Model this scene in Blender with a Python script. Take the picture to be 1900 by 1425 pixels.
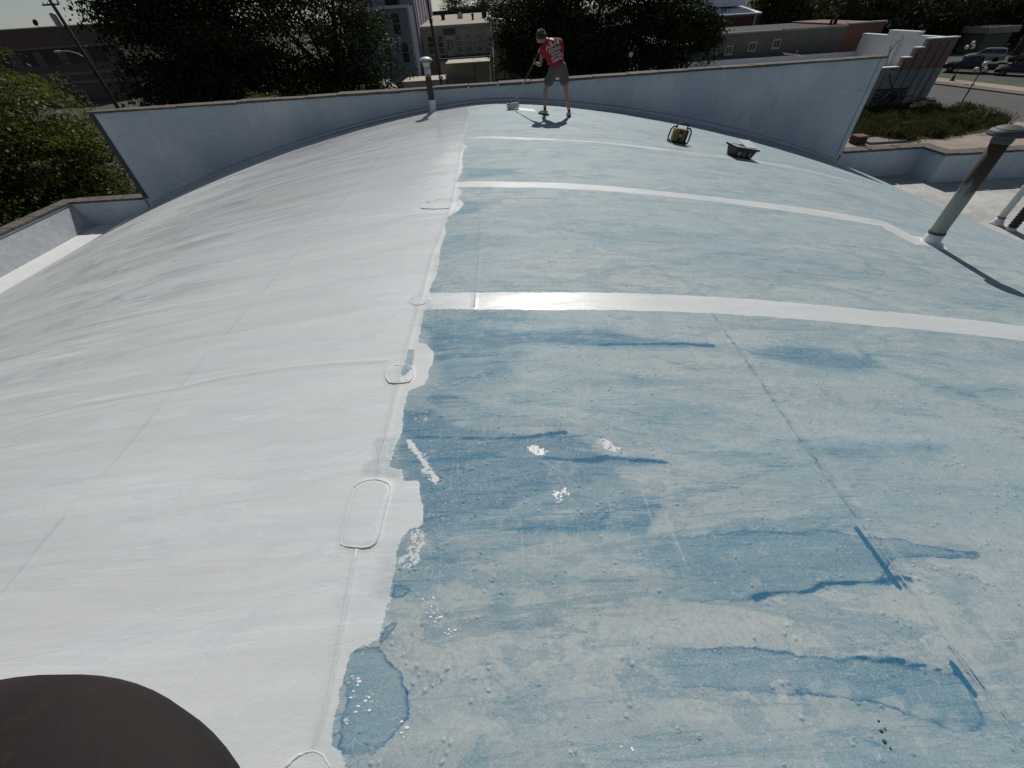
import bpy, bmesh, math, random
import numpy as np
from mathutils import Vector, Matrix
for _o in list(bpy.data.objects): bpy.data.objects.remove(_o)
S = bpy.context.scene
COL = S.collection
H0 = 9.425                      # eye height above the street
# ------------------------------------------------------------------ camera, light
cam_d = bpy.data.cameras.new('camera'); cam = bpy.data.objects.new('camera', cam_d); COL.objects.link(cam)
cam_d.sensor_width = 36.0; cam_d.lens = 13.87; cam_d.clip_start = .03; cam_d.clip_end = 4000
_r = Vector((0.99818311, -0.03758178, -0.04709649)); _d = Vector((-0.06002058, -0.68883451, -0.72242962)); _f = Vector((-0.00529149, 0.7239438, -0.68983865))
cam.matrix_world = Matrix(((_r.x, -_d.x, -_f.x, 0), (_r.y, -_d.y, -_f.y, 0), (_r.z, -_d.z, -_f.z, H0), (0, 0, 0, 1)))
S.camera = cam
SUN_EL, SUN_AZ = math.radians(44), math.radians(9)
W = bpy.data.worlds.new("World"); S.world = W; W.use_nodes = True
nt = W.node_tree; nt.nodes.clear()
sk = nt.nodes.new('ShaderNodeTexSky'); sk.sky_type = 'NISHITA'; sk.sun_disc = False
sk.sun_elevation = SUN_EL; sk.sun_rotation = SUN_AZ; sk.air_density = .9; sk.dust_density = .15; sk.ozone_density = 1.5
bg = nt.nodes.new('ShaderNodeBackground'); bg.inputs['Strength'].default_value = 0.05
wo = nt.nodes.new('ShaderNodeOutputWorld'); hs = nt.nodes.new('ShaderNodeHueSaturation'); hs.inputs['Saturation'].default_value = .6; nt.links.new(sk.outputs[0], hs.inputs['Color']); tn = nt.nodes.new('ShaderNodeMix'); tn.data_type = 'RGBA'; tn.blend_type = 'MULTIPLY'; tn.inputs[0].default_value = 1.0; tn.inputs[7].default_value = (.95, 1.0, 1.05, 1); nt.links.new(hs.outputs[0], tn.inputs[6]); nt.links.new(tn.outputs[2], bg.inputs[0]); nt.links.new(bg.outputs[0], wo.inputs[0])
sl = bpy.data.lights.new('sun', 'SUN'); sl.energy = 4.2; sl.angle = math.radians(.55); sl.color = (1.0, .96, .9)
sun = bpy.data.objects.new('sun', sl); COL.objects.link(sun)
sv = Vector((math.sin(SUN_AZ)*math.cos(SUN_EL), math.cos(SUN_AZ)*math.cos(SUN_EL), math.sin(SUN_EL)))
sun.rotation_euler = sv.to_track_quat('Z', 'Y').to_euler()
sun.location = (0, 0, 40)
S.view_settings.view_transform = 'Standard'; S.view_settings.look = 'None'
S.view_settings.exposure = -0.30; S.view_settings.gamma = 1.0; S.view_settings.use_curve_mapping = False
S.render.engine = 'CYCLES'
S.cycles.max_bounces = 4; S.cycles.diffuse_bounces = 2; S.cycles.glossy_bounces = 2; S.cycles.transparent_max_bounces = 8

# ------------------------------------------------------------------ helpers
def tag(o, label=None, cat=None, group=None, kind=None):
    if label: o['label'] = label
    if cat: o['category'] = cat
    if group: o['group'] = group
    if kind: o['kind'] = kind
    return o
def thing(name, label, cat, loc=(0, 0, 0), rz=0, group=None):
    o = bpy.data.objects.new(name, None); COL.objects.link(o); o.location = loc; o.rotation_euler = (0, 0, rz)
    o.empty_display_size = .2
    return tag(o, label, cat, group)
class MB:
    def __init__(s): s.v = []; s.f = []
    def add(s, vs, fs):
        n = len(s.v); s.v += [tuple(v) for v in vs]; s.f += [tuple(i+n for i in f) for f in fs]; return s
    def box(s, c, d, rz=0, tilt=None):
        cx, cy, cz = c; x, y, z = d[0]/2, d[1]/2, d[2]/2
        P = [Vector((sx*x, sy*y, sz*z)) for sz in (-1, 1) for sy in (-1, 1) for sx in (-1, 1)]
        M = Matrix.Rotation(rz, 3, 'Z')
        if tilt: M = M @ tilt
        P = [M @ p + Vector(c) for p in P]
        return s.add(P, [(0, 2, 3, 1), (4, 5, 7, 6), (0, 1, 5, 4), (2, 6, 7, 3), (0, 4, 6, 2), (1, 3, 7, 5)])
    def bb(s, x0, x1, y0, y1, z0, z1): return s.box(((x0+x1)/2, (y0+y1)/2, (z0+z1)/2), (x1-x0, y1-y0, z1-z0))
    def tube(s, pts, rad, n=8, cap=True):
        pts = [Vector(p) for p in pts]
        if not hasattr(rad, '__len__'): rad = [rad]*len(pts)
        rings = []; pv = None
        for i, p in enumerate(pts):
            t = (pts[min(i+1, len(pts)-1)]-pts[max(i-1, 0)]).normalized()
            if pv is None:
                a = Vector((0, 0, 1)) if abs(t.z) < .9 else Vector((1, 0, 0)); u = t.cross(a).normalized()
            else:
                u = (pv-t*pv.dot(t)).normalized()
            pv = u; w = t.cross(u)
            rings.append([p+(u*math.cos(2*math.pi*k/n)+w*math.sin(2*math.pi*k/n))*rad[i] for k in range(n)])
        vs = [v for r in rings for v in r]; fs = []
        for i in range(len(pts)-1):
            for k in range(n):
                a, b = i*n+k, i*n+(k+1) % n; fs.append((a, b, b+n, a+n))
        if cap: fs.append(tuple(range(n))[::-1]); fs.append(tuple(range((len(pts)-1)*n, len(pts)*n)))
        return s.add(vs, fs)
    def lathe(s, c, prof, n=24, M=None):
        vs = []; fs = []; M = M or Matrix.Identity(3)
        for r, z in prof:
            for k in range(n): vs.append(M @ Vector((r*math.cos(2*math.pi*k/n), r*math.sin(2*math.pi*k/n), z))+Vector(c))
        for i in range(len(prof)-1):
            for k in range(n):
                a, b = i*n+k, i*n+(k+1) % n; fs.append((a, b, b+n, a+n))
        if prof[0][0] > 1e-4: fs.append(tuple(range(n))[::-1])
        if prof[-1][0] > 1e-4: fs.append(tuple(range((len(prof)-1)*n, len(prof)*n)))
        return s.add(vs, fs)
    def prism(s, poly, axis, a, b):
        n = len(poly)
        def mk(p, t):
            return {'x': (t, p[0], p[1]), 'y': (p[0], t, p[1]), 'z': (p[0], p[1], t)}[axis]
        vs = [mk(p, a) for p in poly]+[mk(p, b) for p in poly]
        fs = [tuple(range(n)), tuple(range(2*n-1, n-1, -1))]+[(i, i+n, (i+1) % n+n, (i+1) % n) for i in range(n)]
        return s.add(vs, fs)
    def sphere(s, c, r, n=12, m=8, sc=(1, 1, 1)):
        prof = [(max(1e-5, math.sin(math.pi*i/m))*r, -math.cos(math.pi*i/m)*r) for i in range(m+1)]
        M = Matrix.Diagonal(sc)
        return s.lathe(c, prof, n, M)
    def build(s, name, mat, parent=None, smooth=False, label=None, bevel=0, fix=True):
        me = bpy.data.meshes.new(name); me.from_pydata(s.v, [], s.f); me.update()
        if fix or bevel:
            bm = bmesh.new(); bm.from_mesh(me)
            bmesh.ops.recalc_face_normals(bm, faces=bm.faces)
            if bevel:
                bmesh.ops.remove_doubles(bm, verts=bm.verts, dist=1e-5)
                ed = [e for e in bm.edges if len(e.link_faces) == 2 and e.calc_face_angle(0) > .5]
                bmesh.ops.bevel(bm, geom=ed, offset=bevel, segments=2, affect='EDGES', profile=.6)
            bm.to_mesh(me); bm.free()
        me.materials.append(mat)
        if smooth: 
            me.shade_smooth() if hasattr(me, 'shade_smooth') else None
        o = bpy.data.objects.new(name, me); COL.objects.link(o)
        if parent: o.parent = parent
        if label: o['label'] = label
        return o
def copy_tree(o, parent=None):
    c = o.copy(); COL.objects.link(c)
    if parent: c.parent = parent
    for ch in list(o.children): copy_tree(ch, c)
    return c

# ------------------------------------------------------------------ materials
class NT:
    def __init__(s, name):
        s.m = bpy.data.materials.new(name); s.m.use_nodes = True; s.t = s.m.node_tree; s.t.nodes.clear()
        s.o = s.t.nodes.new('ShaderNodeOutputMaterial'); s.b = s.t.nodes.new('ShaderNodeBsdfPrincipled')
        s.t.links.new(s.b.outputs[0], s.o.inputs[0])
    def n(s, typ, **k):
        x = s.t.nodes.new(typ)
        for a, v in k.items(): setattr(x, a, v)
        return x
    def l(s, a, b): s.t.links.new(a, b)
    def put(s, inp, v):
        if hasattr(v, 'is_output') or isinstance(v, bpy.types.NodeSocket): s.l(v, inp)
        else: inp.default_value = v
    def math(s, op, a, b=0.0, c=0.0, clamp=False):
        x = s.n('ShaderNodeMath', operation=op, use_clamp=clamp)
        for i, v in enumerate((a, b, c)): s.put(x.inputs[i], v)
        return x.outputs[0]
    def ramp(s, v, a, b, lo=0.0, hi=1.0, smooth=True):
        x = s.n('ShaderNodeMapRange'); x.interpolation_type = 'SMOOTHSTEP' if smooth else 'LINEAR'
        s.put(x.inputs['Value'], v); x.inputs['From Min'].default_value = a; x.inputs['From Max'].default_value = b
        x.inputs['To Min'].default_value = lo; x.inputs['To Max'].default_value = hi
        return x.outputs[0]
    def mix(s, f, a, b, mode='MIX'):
        x = s.n('ShaderNodeMix', data_type='RGBA', blend_type=mode)
        s.put(x.inputs[0], f)
        for i, v in ((6, a), (7, b)):
            if isinstance(v, tuple): v = v+(1,) if len(v) == 3 else v
            s.put(x.inputs[i], v)
        return x.outputs[2]
    def coord(s, sc=(1, 1, 1), loc=(0, 0, 0), rot=(0, 0, 0), which='Object'):
        tc = s.n('ShaderNodeTexCoord'); mp = s.n('ShaderNodeMapping')
        mp.inputs['Scale'].default_value = sc; mp.inputs['Location'].default_value = loc; mp.inputs['Rotation'].default_value = rot
        s.l(tc.outputs[which], mp.inputs[0]); return mp.outputs[0]
    def noise(s, sc=(1, 1, 1), detail=4, rough=.55, dist=0.0, loc=(0, 0, 0), rot=(0, 0, 0), vec=None):
        x = s.n('ShaderNodeTexNoise'); x.inputs['Scale'].default_value = 1.0; x.inputs['Detail'].default_value = detail
        x.inputs['Roughness'].default_value = rough; x.inputs['Distortion'].default_value = dist
        s.l(vec if vec else s.coord(sc, loc, rot), x.inputs['Vector']); return x.outputs['Fac']
    def attr(s, name):
        x = s.n('ShaderNodeAttribute'); x.attribute_name = name; return x.outputs['Fac']
    def bump(s, h, strength=.3, dist=.01, prev=None):
        x = s.n('ShaderNodeBump'); x.inputs['Strength'].default_value = strength; x.inputs['Distance'].default_value = dist
        s.l(h, x.inputs['Height'])
        if prev: s.l(prev, x.inputs['Normal'])
        return x.outputs[0]
    def done(s, col, rough=.7, normal=None, metal=0.0, spec=.5):
        s.put(s.b.inputs['Base Color'], col if not isinstance(col, tuple) else col+(1,))
        s.put(s.b.inputs['Roughness'], rough); s.put(s.b.inputs['Metallic'], metal)
        s.b.inputs['Specular IOR Level'].default_value = spec
        if normal: s.l(normal, s.b.inputs['Normal'])
        return s.m
MATS = {}
def paint(name, col, var=.15, rough=.7, scale=3.0, bump=.15, metal=0.0, spec=.5, stretch=(1, 1, 1)):
    if name in MATS: return MATS[name]
    m = NT(name); a = m.noise(tuple(scale*k for k in stretch), 5, .6)
    b = m.noise((scale*9,)*3, 3, .6)
    f = m.math('ADD', m.math('MULTIPLY', a, .7), m.math('MULTIPLY', b, .3))
    lo = tuple(c*(1-var) for c in col); hi = tuple(min(1, c*(1+var)) for c in col)
    c = m.mix(m.ramp(f, .3, .7), lo, hi)
    MATS[name] = m.done(c, rough, m.bump(b, bump, .01), metal, spec); return MATS[name]
def brick(name, c1, c2, mort, scale=1.0, facing='Y', var=.3, stain=None):
    if name in MATS: return MATS[name]
    m = NT(name); tc = m.n('ShaderNodeTexCoord'); sp = m.n('ShaderNodeSeparateXYZ'); cb = m.n('ShaderNodeCombineXYZ')
    m.l(tc.outputs['Object'], sp.inputs[0])
    m.l(m.math('ADD', sp.outputs['X'], sp.outputs['Y']), cb.inputs['X']); m.l(sp.outputs['Z'], cb.inputs['Y'])
    br = m.n('ShaderNodeTexBrick'); m.l(cb.outputs[0], br.inputs['Vector'])
    br.inputs['Scale'].default_value = scale; br.inputs['Brick Width'].default_value = .42; br.inputs['Row Height'].default_value = .15
    br.inputs['Mortar Size'].default_value = .015
    br.inputs['Color1'].default_value = c1+(1,); br.inputs['Color2'].default_value = c2+(1,); br.inputs['Mortar'].default_value = mort+(1,)
    n = m.noise((.8, .8, .8), 5, .6)
    c = m.mix(m.ramp(n, .35, .7, 0, .6), br.outputs['Color'], tuple(k*(1-var) for k in c1))
    MATS[name] = m.done(c, .85, m.bump(br.outputs['Fac'], .3, .01)); return MATS[name]
def leafmat(name, dark, light, trans=.35):
    m = NT(name); a = m.attr('tint'); c = m.mix(a, dark, light)
    d = m.n('ShaderNodeBsdfDiffuse'); t = m.n('ShaderNodeBsdfTranslucent'); g = m.n('ShaderNodeBsdfGlossy')
    m.l(c, d.inputs[0]); m.l(m.mix(.5, c, tuple(min(1, k*1.6) for k in light)), t.inputs[0]); g.inputs['Roughness'].default_value = .45
    g.inputs[0].default_value = (.8, .85, .8, 1)
    x = m.n('ShaderNodeMixShader'); x.inputs[0].default_value = trans; m.l(d.outputs[0], x.inputs[1]); m.l(t.outputs[0], x.inputs[2])
    y = m.n('ShaderNodeMixShader'); y.inputs[0].default_value = .015; m.l(x.outputs[0], y.inputs[1]); m.l(g.outputs[0], y.inputs[2])
    m.l(y.outputs[0], m.o.inputs[0]); return m.m
# traced outlines on the roof, metres across / metres along
EDGE=[[-0.868,14.471],[-0.83,13.237],[-0.761,13.148],[-0.748,12.351],[-0.806,11.588],[-0.804,10.653],[-0.802,10.165],[-0.786,9.584],[-0.656,9.233],[-0.725,8.981],[-0.729,8.268],[-0.682,7.883],[-0.676,7.539],[-0.754,7.021],[-0.709,6.688],[-0.621,6.528],[-0.669,6.224],[-0.572,5.99],[-0.618,5.722],[-0.771,5.502],[-0.779,5.259],[-0.782,5.172],[-0.745,4.947],[-0.772,4.674],[-0.776,4.452],[-0.757,4.174],[-0.764,3.864],[-0.798,3.589],[-0.789,3.513],[-0.762,3.219],[-0.811,3.193],[-0.802,2.929],[-0.794,2.69],[-0.759,2.695],[-0.708,2.659],[-0.644,2.541],[-0.64,2.403],[-0.664,2.325],[-0.658,2.23],[-0.662,2.238],[-0.674,2.164],[-0.792,2.121],[-0.788,2.036],[-0.796,1.929],[-0.767,1.726],[-0.794,1.615],[-0.807,1.447],[-0.718,1.429],[-0.699,1.34],[-0.607,1.331],[-0.578,1.202],[-0.539,1.051],[-0.621,1.018],[-0.657,0.968],[-0.666,0.896],[-0.658,0.81],[-0.663,0.771],[-0.664,0.67],[-0.667,0.6],[-0.67,0.522],[-0.745,0.492],[-0.799,0.471],[-0.794,0.416],[-0.798,0.344],[-0.802,0.277],[-0.803,0.213],[-0.791,0.165],[-0.764,0.148],[-0.725,0.123],[-0.713,0.102]]
BARE=[[-0.865,2.618],[-0.815,2.593],[-0.798,2.359],[-0.853,2.264],[-0.884,2.324],[-0.87,2.47]]
THIN=[[-0.969,1.692],[-0.78,1.693],[-0.798,1.447],[-0.715,1.409],[-0.703,1.335],[-0.984,1.397],[-0.996,1.478],[-0.932,1.522]]
STREAK=[[-0.755,1.678],[-0.702,1.661],[-0.591,1.498],[-0.477,1.339],[-0.476,1.293],[-0.504,1.29],[-0.61,1.449]]
SCUFFA=[[-0.796,2.023],[-0.614,2.001],[-0.581,1.878],[-0.626,1.783],[-0.76,1.798]]
SCUFFB=[[-0.622,1.026],[-0.541,1.035],[-0.507,0.972],[-0.501,0.92],[-0.534,0.818],[-0.644,0.809],[-0.666,0.896]]
SCUFFC=[[-0.67,0.811],[-0.65,0.681],[-0.655,0.605],[-0.668,0.511],[-0.752,0.495],[-0.768,0.612],[-0.711,0.655],[-0.703,0.747]]
SCUFFD=[[-0.745,0.492],[-0.796,0.471],[-0.789,0.42],[-0.757,0.414],[-0.745,0.463]]
SCUFFE=[[-0.797,0.281],[-0.777,0.271],[-0.769,0.22],[-0.799,0.209]]
FLAKE1=[[0.085,1.565],[0.137,1.571],[0.2,1.513],[0.167,1.452],[0.093,1.447],[0.063,1.498]]
FLAKE2=[[0.515,1.58],[0.576,1.588],[0.638,1.504],[0.567,1.464],[0.514,1.507]]
FLAKE3=[[0.186,1.234],[0.267,1.256],[0.315,1.194],[0.25,1.129],[0.167,1.149]]
STA=[[-0.789,2.991],[-0.223,2.739],[0.474,2.766],[0.864,2.828],[1.148,2.645],[1.7,2.588],[1.701,2.544],[1.114,2.527],[0.67,2.56],[0.18,2.571],[-0.22,2.498],[-0.715,2.591]]
STB=[[-0.761,3.179],[0.069,3.064],[0.136,2.58],[0.028,2.19],[-0.215,2.09],[-0.452,2.055],[-0.632,2.25]]
STC=[[-0.793,1.906],[-0.594,1.909],[-0.393,1.741],[0.074,1.663],[0.206,1.568],[-0.207,1.384],[-0.594,1.33],[-0.805,1.442],[-0.782,1.619]]
STD=[[-0.674,1.666],[-0.21,1.626],[0.318,1.626],[0.434,1.582],[0.497,1.453],[0.73,1.436],[0.902,1.397],[0.893,1.381],[0.613,1.37],[0.42,1.226],[0.233,1.233],[-0.203,1.069],[-0.502,1.089],[-0.56,1.192],[-0.695,1.347]]
STE=[[-0.579,1.336],[0.608,1.351],[0.757,1.131],[0.69,0.904],[0.369,0.952],[-0.058,0.984],[-0.492,0.995],[-0.582,1.017]]
STF=[[0.685,0.896],[0.939,0.919],[1.07,0.949],[1.2,0.972],[1.489,0.943],[1.803,0.904],[1.951,0.894],[2.082,0.9],[2.094,0.876],[2.236,0.857],[2.405,0.833],[2.502,0.83],[2.424,0.804],[2.182,0.797],[2.052,0.789],[1.913,0.76],[1.798,0.695],[1.89,0.701],[1.94,0.69],[1.839,0.674],[1.549,0.666],[1.328,0.623],[1.083,0.617],[0.819,0.614],[0.618,0.631]]
STG=[[0.465,0.446],[0.977,0.404],[1.422,0.368],[1.661,0.322],[1.837,0.295],[1.838,0.243],[1.849,0.155],[1.723,0.123],[1.59,0.155],[1.336,0.213],[0.902,0.253],[0.429,0.314]]
STH=[[-0.745,0.491],[-0.63,0.499],[-0.573,0.422],[-0.551,0.31],[-0.542,0.241],[-0.566,0.166],[-0.622,0.135],[-0.724,0.127],[-0.794,0.165],[-0.805,0.277],[-0.803,0.47]]
STI=[[-0.665,0.764],[-0.629,0.752],[-0.577,0.726],[-0.572,0.698],[-0.609,0.679],[-0.654,0.688]]
STJ=[[-0.632,0.586],[-0.597,0.587],[-0.598,0.54],[-0.612,0.495],[-0.639,0.52],[-0.644,0.564]]
STK=[[1.972,2.435],[2.281,2.361],[2.655,2.288],[3.16,2.322],[3.137,2.416],[3.024,2.672],[3.016,2.521],[2.593,2.638],[1.707,2.515],[1.823,2.463]]
STL=[[1.863,1.577],[2.306,1.554],[2.701,1.555],[2.883,1.534],[2.812,1.478],[2.576,1.454],[2.222,1.438],[1.871,1.467]]
STM=[[3.16,2.322],[3.533,2.186],[4.259,2.201],[4.117,2.076],[3.511,2.061],[3.172,2.16]]
STN=[[-0.611,2.061],[-0.41,2.023],[-0.329,1.961],[-0.519,1.927]]
STO=[[-0.647,7.735],[0.28,7.505],[0.314,7.258],[-0.275,7.084],[-0.613,7.056]]
STP=[[-0.678,6.114],[-0.3,5.938],[-0.293,5.542],[-0.628,5.554],[-0.7,5.733]]
STQ=[[0.184,2.112],[0.597,2.171],[1.348,2.174],[1.855,2.156],[1.308,2.066],[0.57,2.027],[0.258,2.052]]
STR=[[0.714,1.644],[0.929,1.888],[1.31,1.863],[1.485,1.813],[1.264,1.746],[0.885,1.736]]
STS=[[-0.121,0.703],[-0.031,0.686],[-0.024,0.582],[-0.078,0.457],[-0.148,0.543]]
PATCH1=[[-0.994,1.303],[-0.99,1.349],[-0.877,1.371],[-0.776,1.328],[-0.769,1.29],[-0.771,1.236],[-0.778,1.134],[-0.778,0.985],[-0.799,0.946],[-0.857,0.941],[-0.966,0.963],[-0.984,0.987],[-0.993,1.088],[-0.995,1.196]]
PATCH2=[[-1.158,6.177],[-0.759,6.282],[-0.685,5.822],[-0.888,5.816],[-1.179,5.925],[-1.207,6.02]]
PATCH3=[[-0.973,3.405],[-0.928,3.471],[-0.833,3.478],[-0.77,3.402],[-0.783,3.343],[-0.863,3.293],[-0.934,3.323]]
PATCH4=[[-1.012,2.433],[-0.793,2.416],[-0.77,2.222],[-0.868,2.205],[-0.979,2.236]]
PATCH5=[[-0.949,0.113],[-0.926,0.136],[-0.895,0.15],[-0.859,0.156],[-0.817,0.143],[-0.792,0.124],[-0.776,0.106]]
SEAMC=[[-0.837,13.736],[-0.747,5.957],[-0.859,4.282],[-0.863,3.367],[-0.88,2.69],[-0.881,2.283],[-0.879,1.792],[-0.868,1.386]]
SEAMD=[[-0.882,0.937],[-0.882,0.826],[-0.868,0.651],[-0.85,0.398],[-0.848,0.256],[-0.855,0.176]]
SEAME=[[-0.315,5.897],[-0.316,4.312],[-0.33,3.188]]
SEAMR=[[1.901,3.092],[1.892,1.982],[1.876,1.304],[1.89,0.739],[1.888,0.407],[1.898,0.088]]
SEAMR2=[[2.425,6.877],[2.344,5.676],[1.89,3.33]]
BLUEL1=[[1.831,0.944],[1.843,0.661]]
BLUEL2=[[1.838,0.337],[1.842,0.232]]
BLUEL3=[[0.159,1.444],[0.561,1.439],[0.904,1.393]]
BLUEL4=[[0.717,2.567],[1.27,2.588],[1.705,2.566]]
BLUEL5=[[1.082,0.614],[1.3,0.621],[1.502,0.659],[1.798,0.695],[1.89,0.701],[1.938,0.688]]
BLUEL6=[[2.543,2.124],[2.708,2.102]]
BLUEL7=[[-0.674,1.666],[-0.21,1.621],[0.318,1.626]]
BLUEL8=[[1.424,0.371],[1.581,0.348],[1.819,0.303]]
CROSS1=[[-4.572,2.448],[-3.809,2.522],[-2.865,2.513],[-2.451,2.572],[-1.773,2.569],[-1.016,2.499]]
CROSS2=[[-3.233,4.19],[-3.259,4.986],[-2.972,5.839],[-2.436,4.774]]
CROSSL=[[-4.213,2.66],[-2.723,2.701],[-1.393,2.551]]
SEAML1=[[-2.626,7.492],[-2.732,6.344],[-2.844,5.084]]
SEAML2=[[-1.957,12.701],[-2.174,10.009]]
SEAML3=[[-3.449,5.966],[-3.259,4.986],[-3.534,4.116],[-4.102,3.466],[-4.572,2.448]]
SPLAT=[[-0.452,0.639],[-0.443,0.625],[-0.456,0.647],[-0.474,0.655],[-0.432,0.597],[-0.419,0.59],[-0.401,0.578],[-0.379,0.559],[-0.36,0.541],[-0.348,0.532],[-0.76,0.36],[-0.752,0.363],[-0.736,0.337],[-0.712,0.295],[-0.679,0.288],[-0.662,0.272],[-0.736,0.25],[-0.524,0.203],[-0.497,0.202],[0.333,0.108]]
SPOTS=[[1.263,0.242],[1.449,0.21],[1.569,0.184],[1.699,0.16],[1.157,0.257],[1.001,0.268],[0.759,2.25],[0.923,2.231],[1.071,2.232],[1.235,2.215],[1.497,2.336],[1.64,2.307],[1.761,2.279],[0.452,1.792],[0.598,1.779],[0.743,1.762],[0.662,0.625],[0.699,0.583],[0.723,0.55],[0.791,0.542]]
RINGS=[[0.656,2.811],[0.653,2.772],[-0.071,1.03],[0.224,2.193],[0.284,1.38],[0.38,1.804],[0.494,2.045],[-0.098,1.971]]
S1T=[[-0.79,3.514],[-0.231,3.439],[0.297,3.404],[1.367,3.399],[2.467,3.368],[3.598,3.306],[5.528,3.3]]
S1B=[[-0.755,3.215],[-0.228,3.141],[0.27,3.099],[1.276,3.087],[2.31,3.058],[3.382,3.016],[5.16,2.985]]
S2T=[[-0.752,6.988],[0.161,6.807],[1.456,6.75],[2.444,6.642],[4.111,6.588],[6.53,6.617]]
S2B=[[-0.708,6.705],[0.151,6.544],[1.406,6.483],[2.377,6.425],[3.964,6.301],[6.216,6.238]]
S3T=[[-0.804,10.163],[0.624,9.845],[2.026,9.782],[3.462,9.744],[4.463,9.761],[6.579,10.017]]
S3B=[[-0.779,9.902],[0.608,9.602],[1.998,9.631],[3.379,9.481],[4.372,9.537],[6.456,9.807]]
S2END=[[6.53,6.617],[6.555,6.394],[6.558,5.664],[6.201,5.54],[6.137,6.142]]
WHITEF=[[-0.868,14.471],[0.354,14.048],[1.198,13.74],[2.731,13.525],[4.773,12.903],[6.242,12.932],[4.65,12.539],[2.648,13.084],[0.539,12.957],[-0.346,13.066],[-0.83,13.237]]
WET=[[0.475,13.193],[0.917,13.09],[0.891,12.927],[0.502,12.798]]
WETB=[[-1.937,13.423],[-1.547,13.079],[-1.073,8.895],[-1.376,9.71]]
# ------------------------------------------------------------------ the vaulted roof
def zv(x):
    u = np.asarray(x, float)/14.5+.02
    return H0+14.5*(-.139-.07*(np.sqrt(u*u+.004)-.0632)-.165*u*u)
def zr(x): return float(zv(x))
def chaikin(P, k=2, closed=True):
    for _ in range(k):
        Q = []; n = len(P); last = n if closed else n-1
        if not closed: Q.append(P[0])
        for i in range(last):
            a, b = P[i], P[(i+1) % n]; Q += [[.75*a[0]+.25*b[0], .75*a[1]+.25*b[1]], [.25*a[0]+.75*b[0], .25*a[1]+.75*b[1]]]
        if not closed: Q.append(P[-1])
        P = Q
    return P
PATCH1, PATCH2, PATCH3 = chaikin(PATCH1), chaikin(PATCH2), chaikin(PATCH3)
PATCH4 = chaikin(PATCH4, 1); PATCH5 = chaikin(PATCH5, 2, False); STH = chaikin(STH, 1)
WALLY = 14.5; FLOORZ = H0-4.87; EAVE = 12.85
def poly_sd(px, py, poly, lim=.4):
    """signed distance to a polygon, positive inside, cut at lim"""
    P = np.array(poly); out = np.full(px.shape, -lim)
    m = (px > P[:, 0].min()-lim) & (px < P[:, 0].max()+lim) & (py > P[:, 1].min()-lim) & (py < P[:, 1].max()+lim)
    if not m.any(): return out
    x, y = px[m], py[m]; d = np.full(x.shape, 1e9); ins = np.zeros(x.shape, bool)
    for (ax, ay), (bx, by) in zip(P, np.roll(P, -1, 0)):
        ex, ey = bx-ax, by-ay; L = ex*ex+ey*ey+1e-12
        t = np.clip(((x-ax)*ex+(y-ay)*ey)/L, 0, 1)
        d = np.minimum(d, (x-ax-t*ex)**2+(y-ay-t*ey)**2)
        if ay != by:
            c = ((ay > y) != (by > y)) & (x < (bx-ax)*(y-ay)/(by-ay)+ax); ins ^= c
    d = np.sqrt(d); out[m] = np.clip(np.where(ins, d, -d), -lim, lim); return out
def line_d(px, py, pts, lim=.3):
    P = np.array(pts); out = np.full(px.shape, lim)
    m = (px > P[:, 0].min()-lim) & (px < P[:, 0].max()+lim) & (py > P[:, 1].min()-lim) & (py < P[:, 1].max()+lim)
    if not m.any(): return out
    x, y = px[m], py[m]; d = np.full(x.shape, 1e9)
    for (ax, ay), (bx, by) in zip(P[:-1], P[1:]):
        ex, ey = bx-ax, by-ay; L = ex*ex+ey*ey+1e-12
        t = np.clip(((x-ax)*ex+(y-ay)*ey)/L, 0, 1); d = np.minimum(d, (x-ax-t*ex)**2+(y-ay-t*ey)**2)
    out[m] = np.minimum(np.sqrt(d), lim); return out
def sst(a, b, x):
    t = np.clip((x-a)/(b-a), 0, 1); return t*t*(3-2*t)
def steps(a, b, s0, g):
    r = [a]; s = s0; sg = 1 if b > a else -1
    while (b-r[-1])*sg > s: r.append(r[-1]+sg*s); s *= g
    r.append(b); return r
xs = np.array(sorted(set(steps(-2.0, -13.4, .02, 1.018)+list(np.arange(-2.0, 3.6, .02))+steps(3.6, EAVE, .02, 1.018))))
ys = np.array(sorted(set(list(np.arange(-.1, 3.6, .018))+steps(-.1, -3.0, .05, 1.2)+steps(3.6, WALLY, .02, 1.006))))
xs = xs[np.concatenate([[True], np.diff(xs) > .005])]; ys = ys[np.concatenate([[True], np.diff(ys) > .005])]
NX, NY = len(xs), len(ys)
GX, GY = np.meshgrid(xs, ys); px, py = GX.ravel(), GY.ravel()
rng = np.random.default_rng(5)
def wob(px, py, fx, fy, n=9, seed=0):
    r = np.random.default_rng(seed); o = np.zeros_like(px)
    for i in range(n):
        k = 1.55**(i/2); a = r.uniform(.6, 1.4, 2)*k; o += np.sin(px*fx*a[0]*r.choice([-1, 1])+py*fy*a[1]+r.uniform(0, 6.28))/k
    return o/2.2
qx = px+wob(px, py, 3, 9, seed=1)*.05; qy = py+wob(px, py, 5, 8, seed=2)*.018
main_poly = [[-30, 14.6]]+[[-.8, 14.6]]+EDGE[1:]+[[-.7, -.2], [-.7, -4], [-30, -4]]
sd_main = poly_sd(px, py, main_poly)
sd_s = [poly_sd(px, py, T+B[::-1]) for T, B in ((S1T+[[8.5, 3.25], [12.9, 3.2]], S1B+[[8.5, 2.93], [12.9, 2.9]]), (S2T, S2B), (S3T+[[9.5, 10.05], [12.9, 10.1]], S3B+[[9.5, 9.92], [12.9, 10.0]]))]
sd_wall = py-(WALLY-.38+.1*wob(px, py, 1.2, 0, seed=4))            # the band brushed along the foot of the far wall
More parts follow.
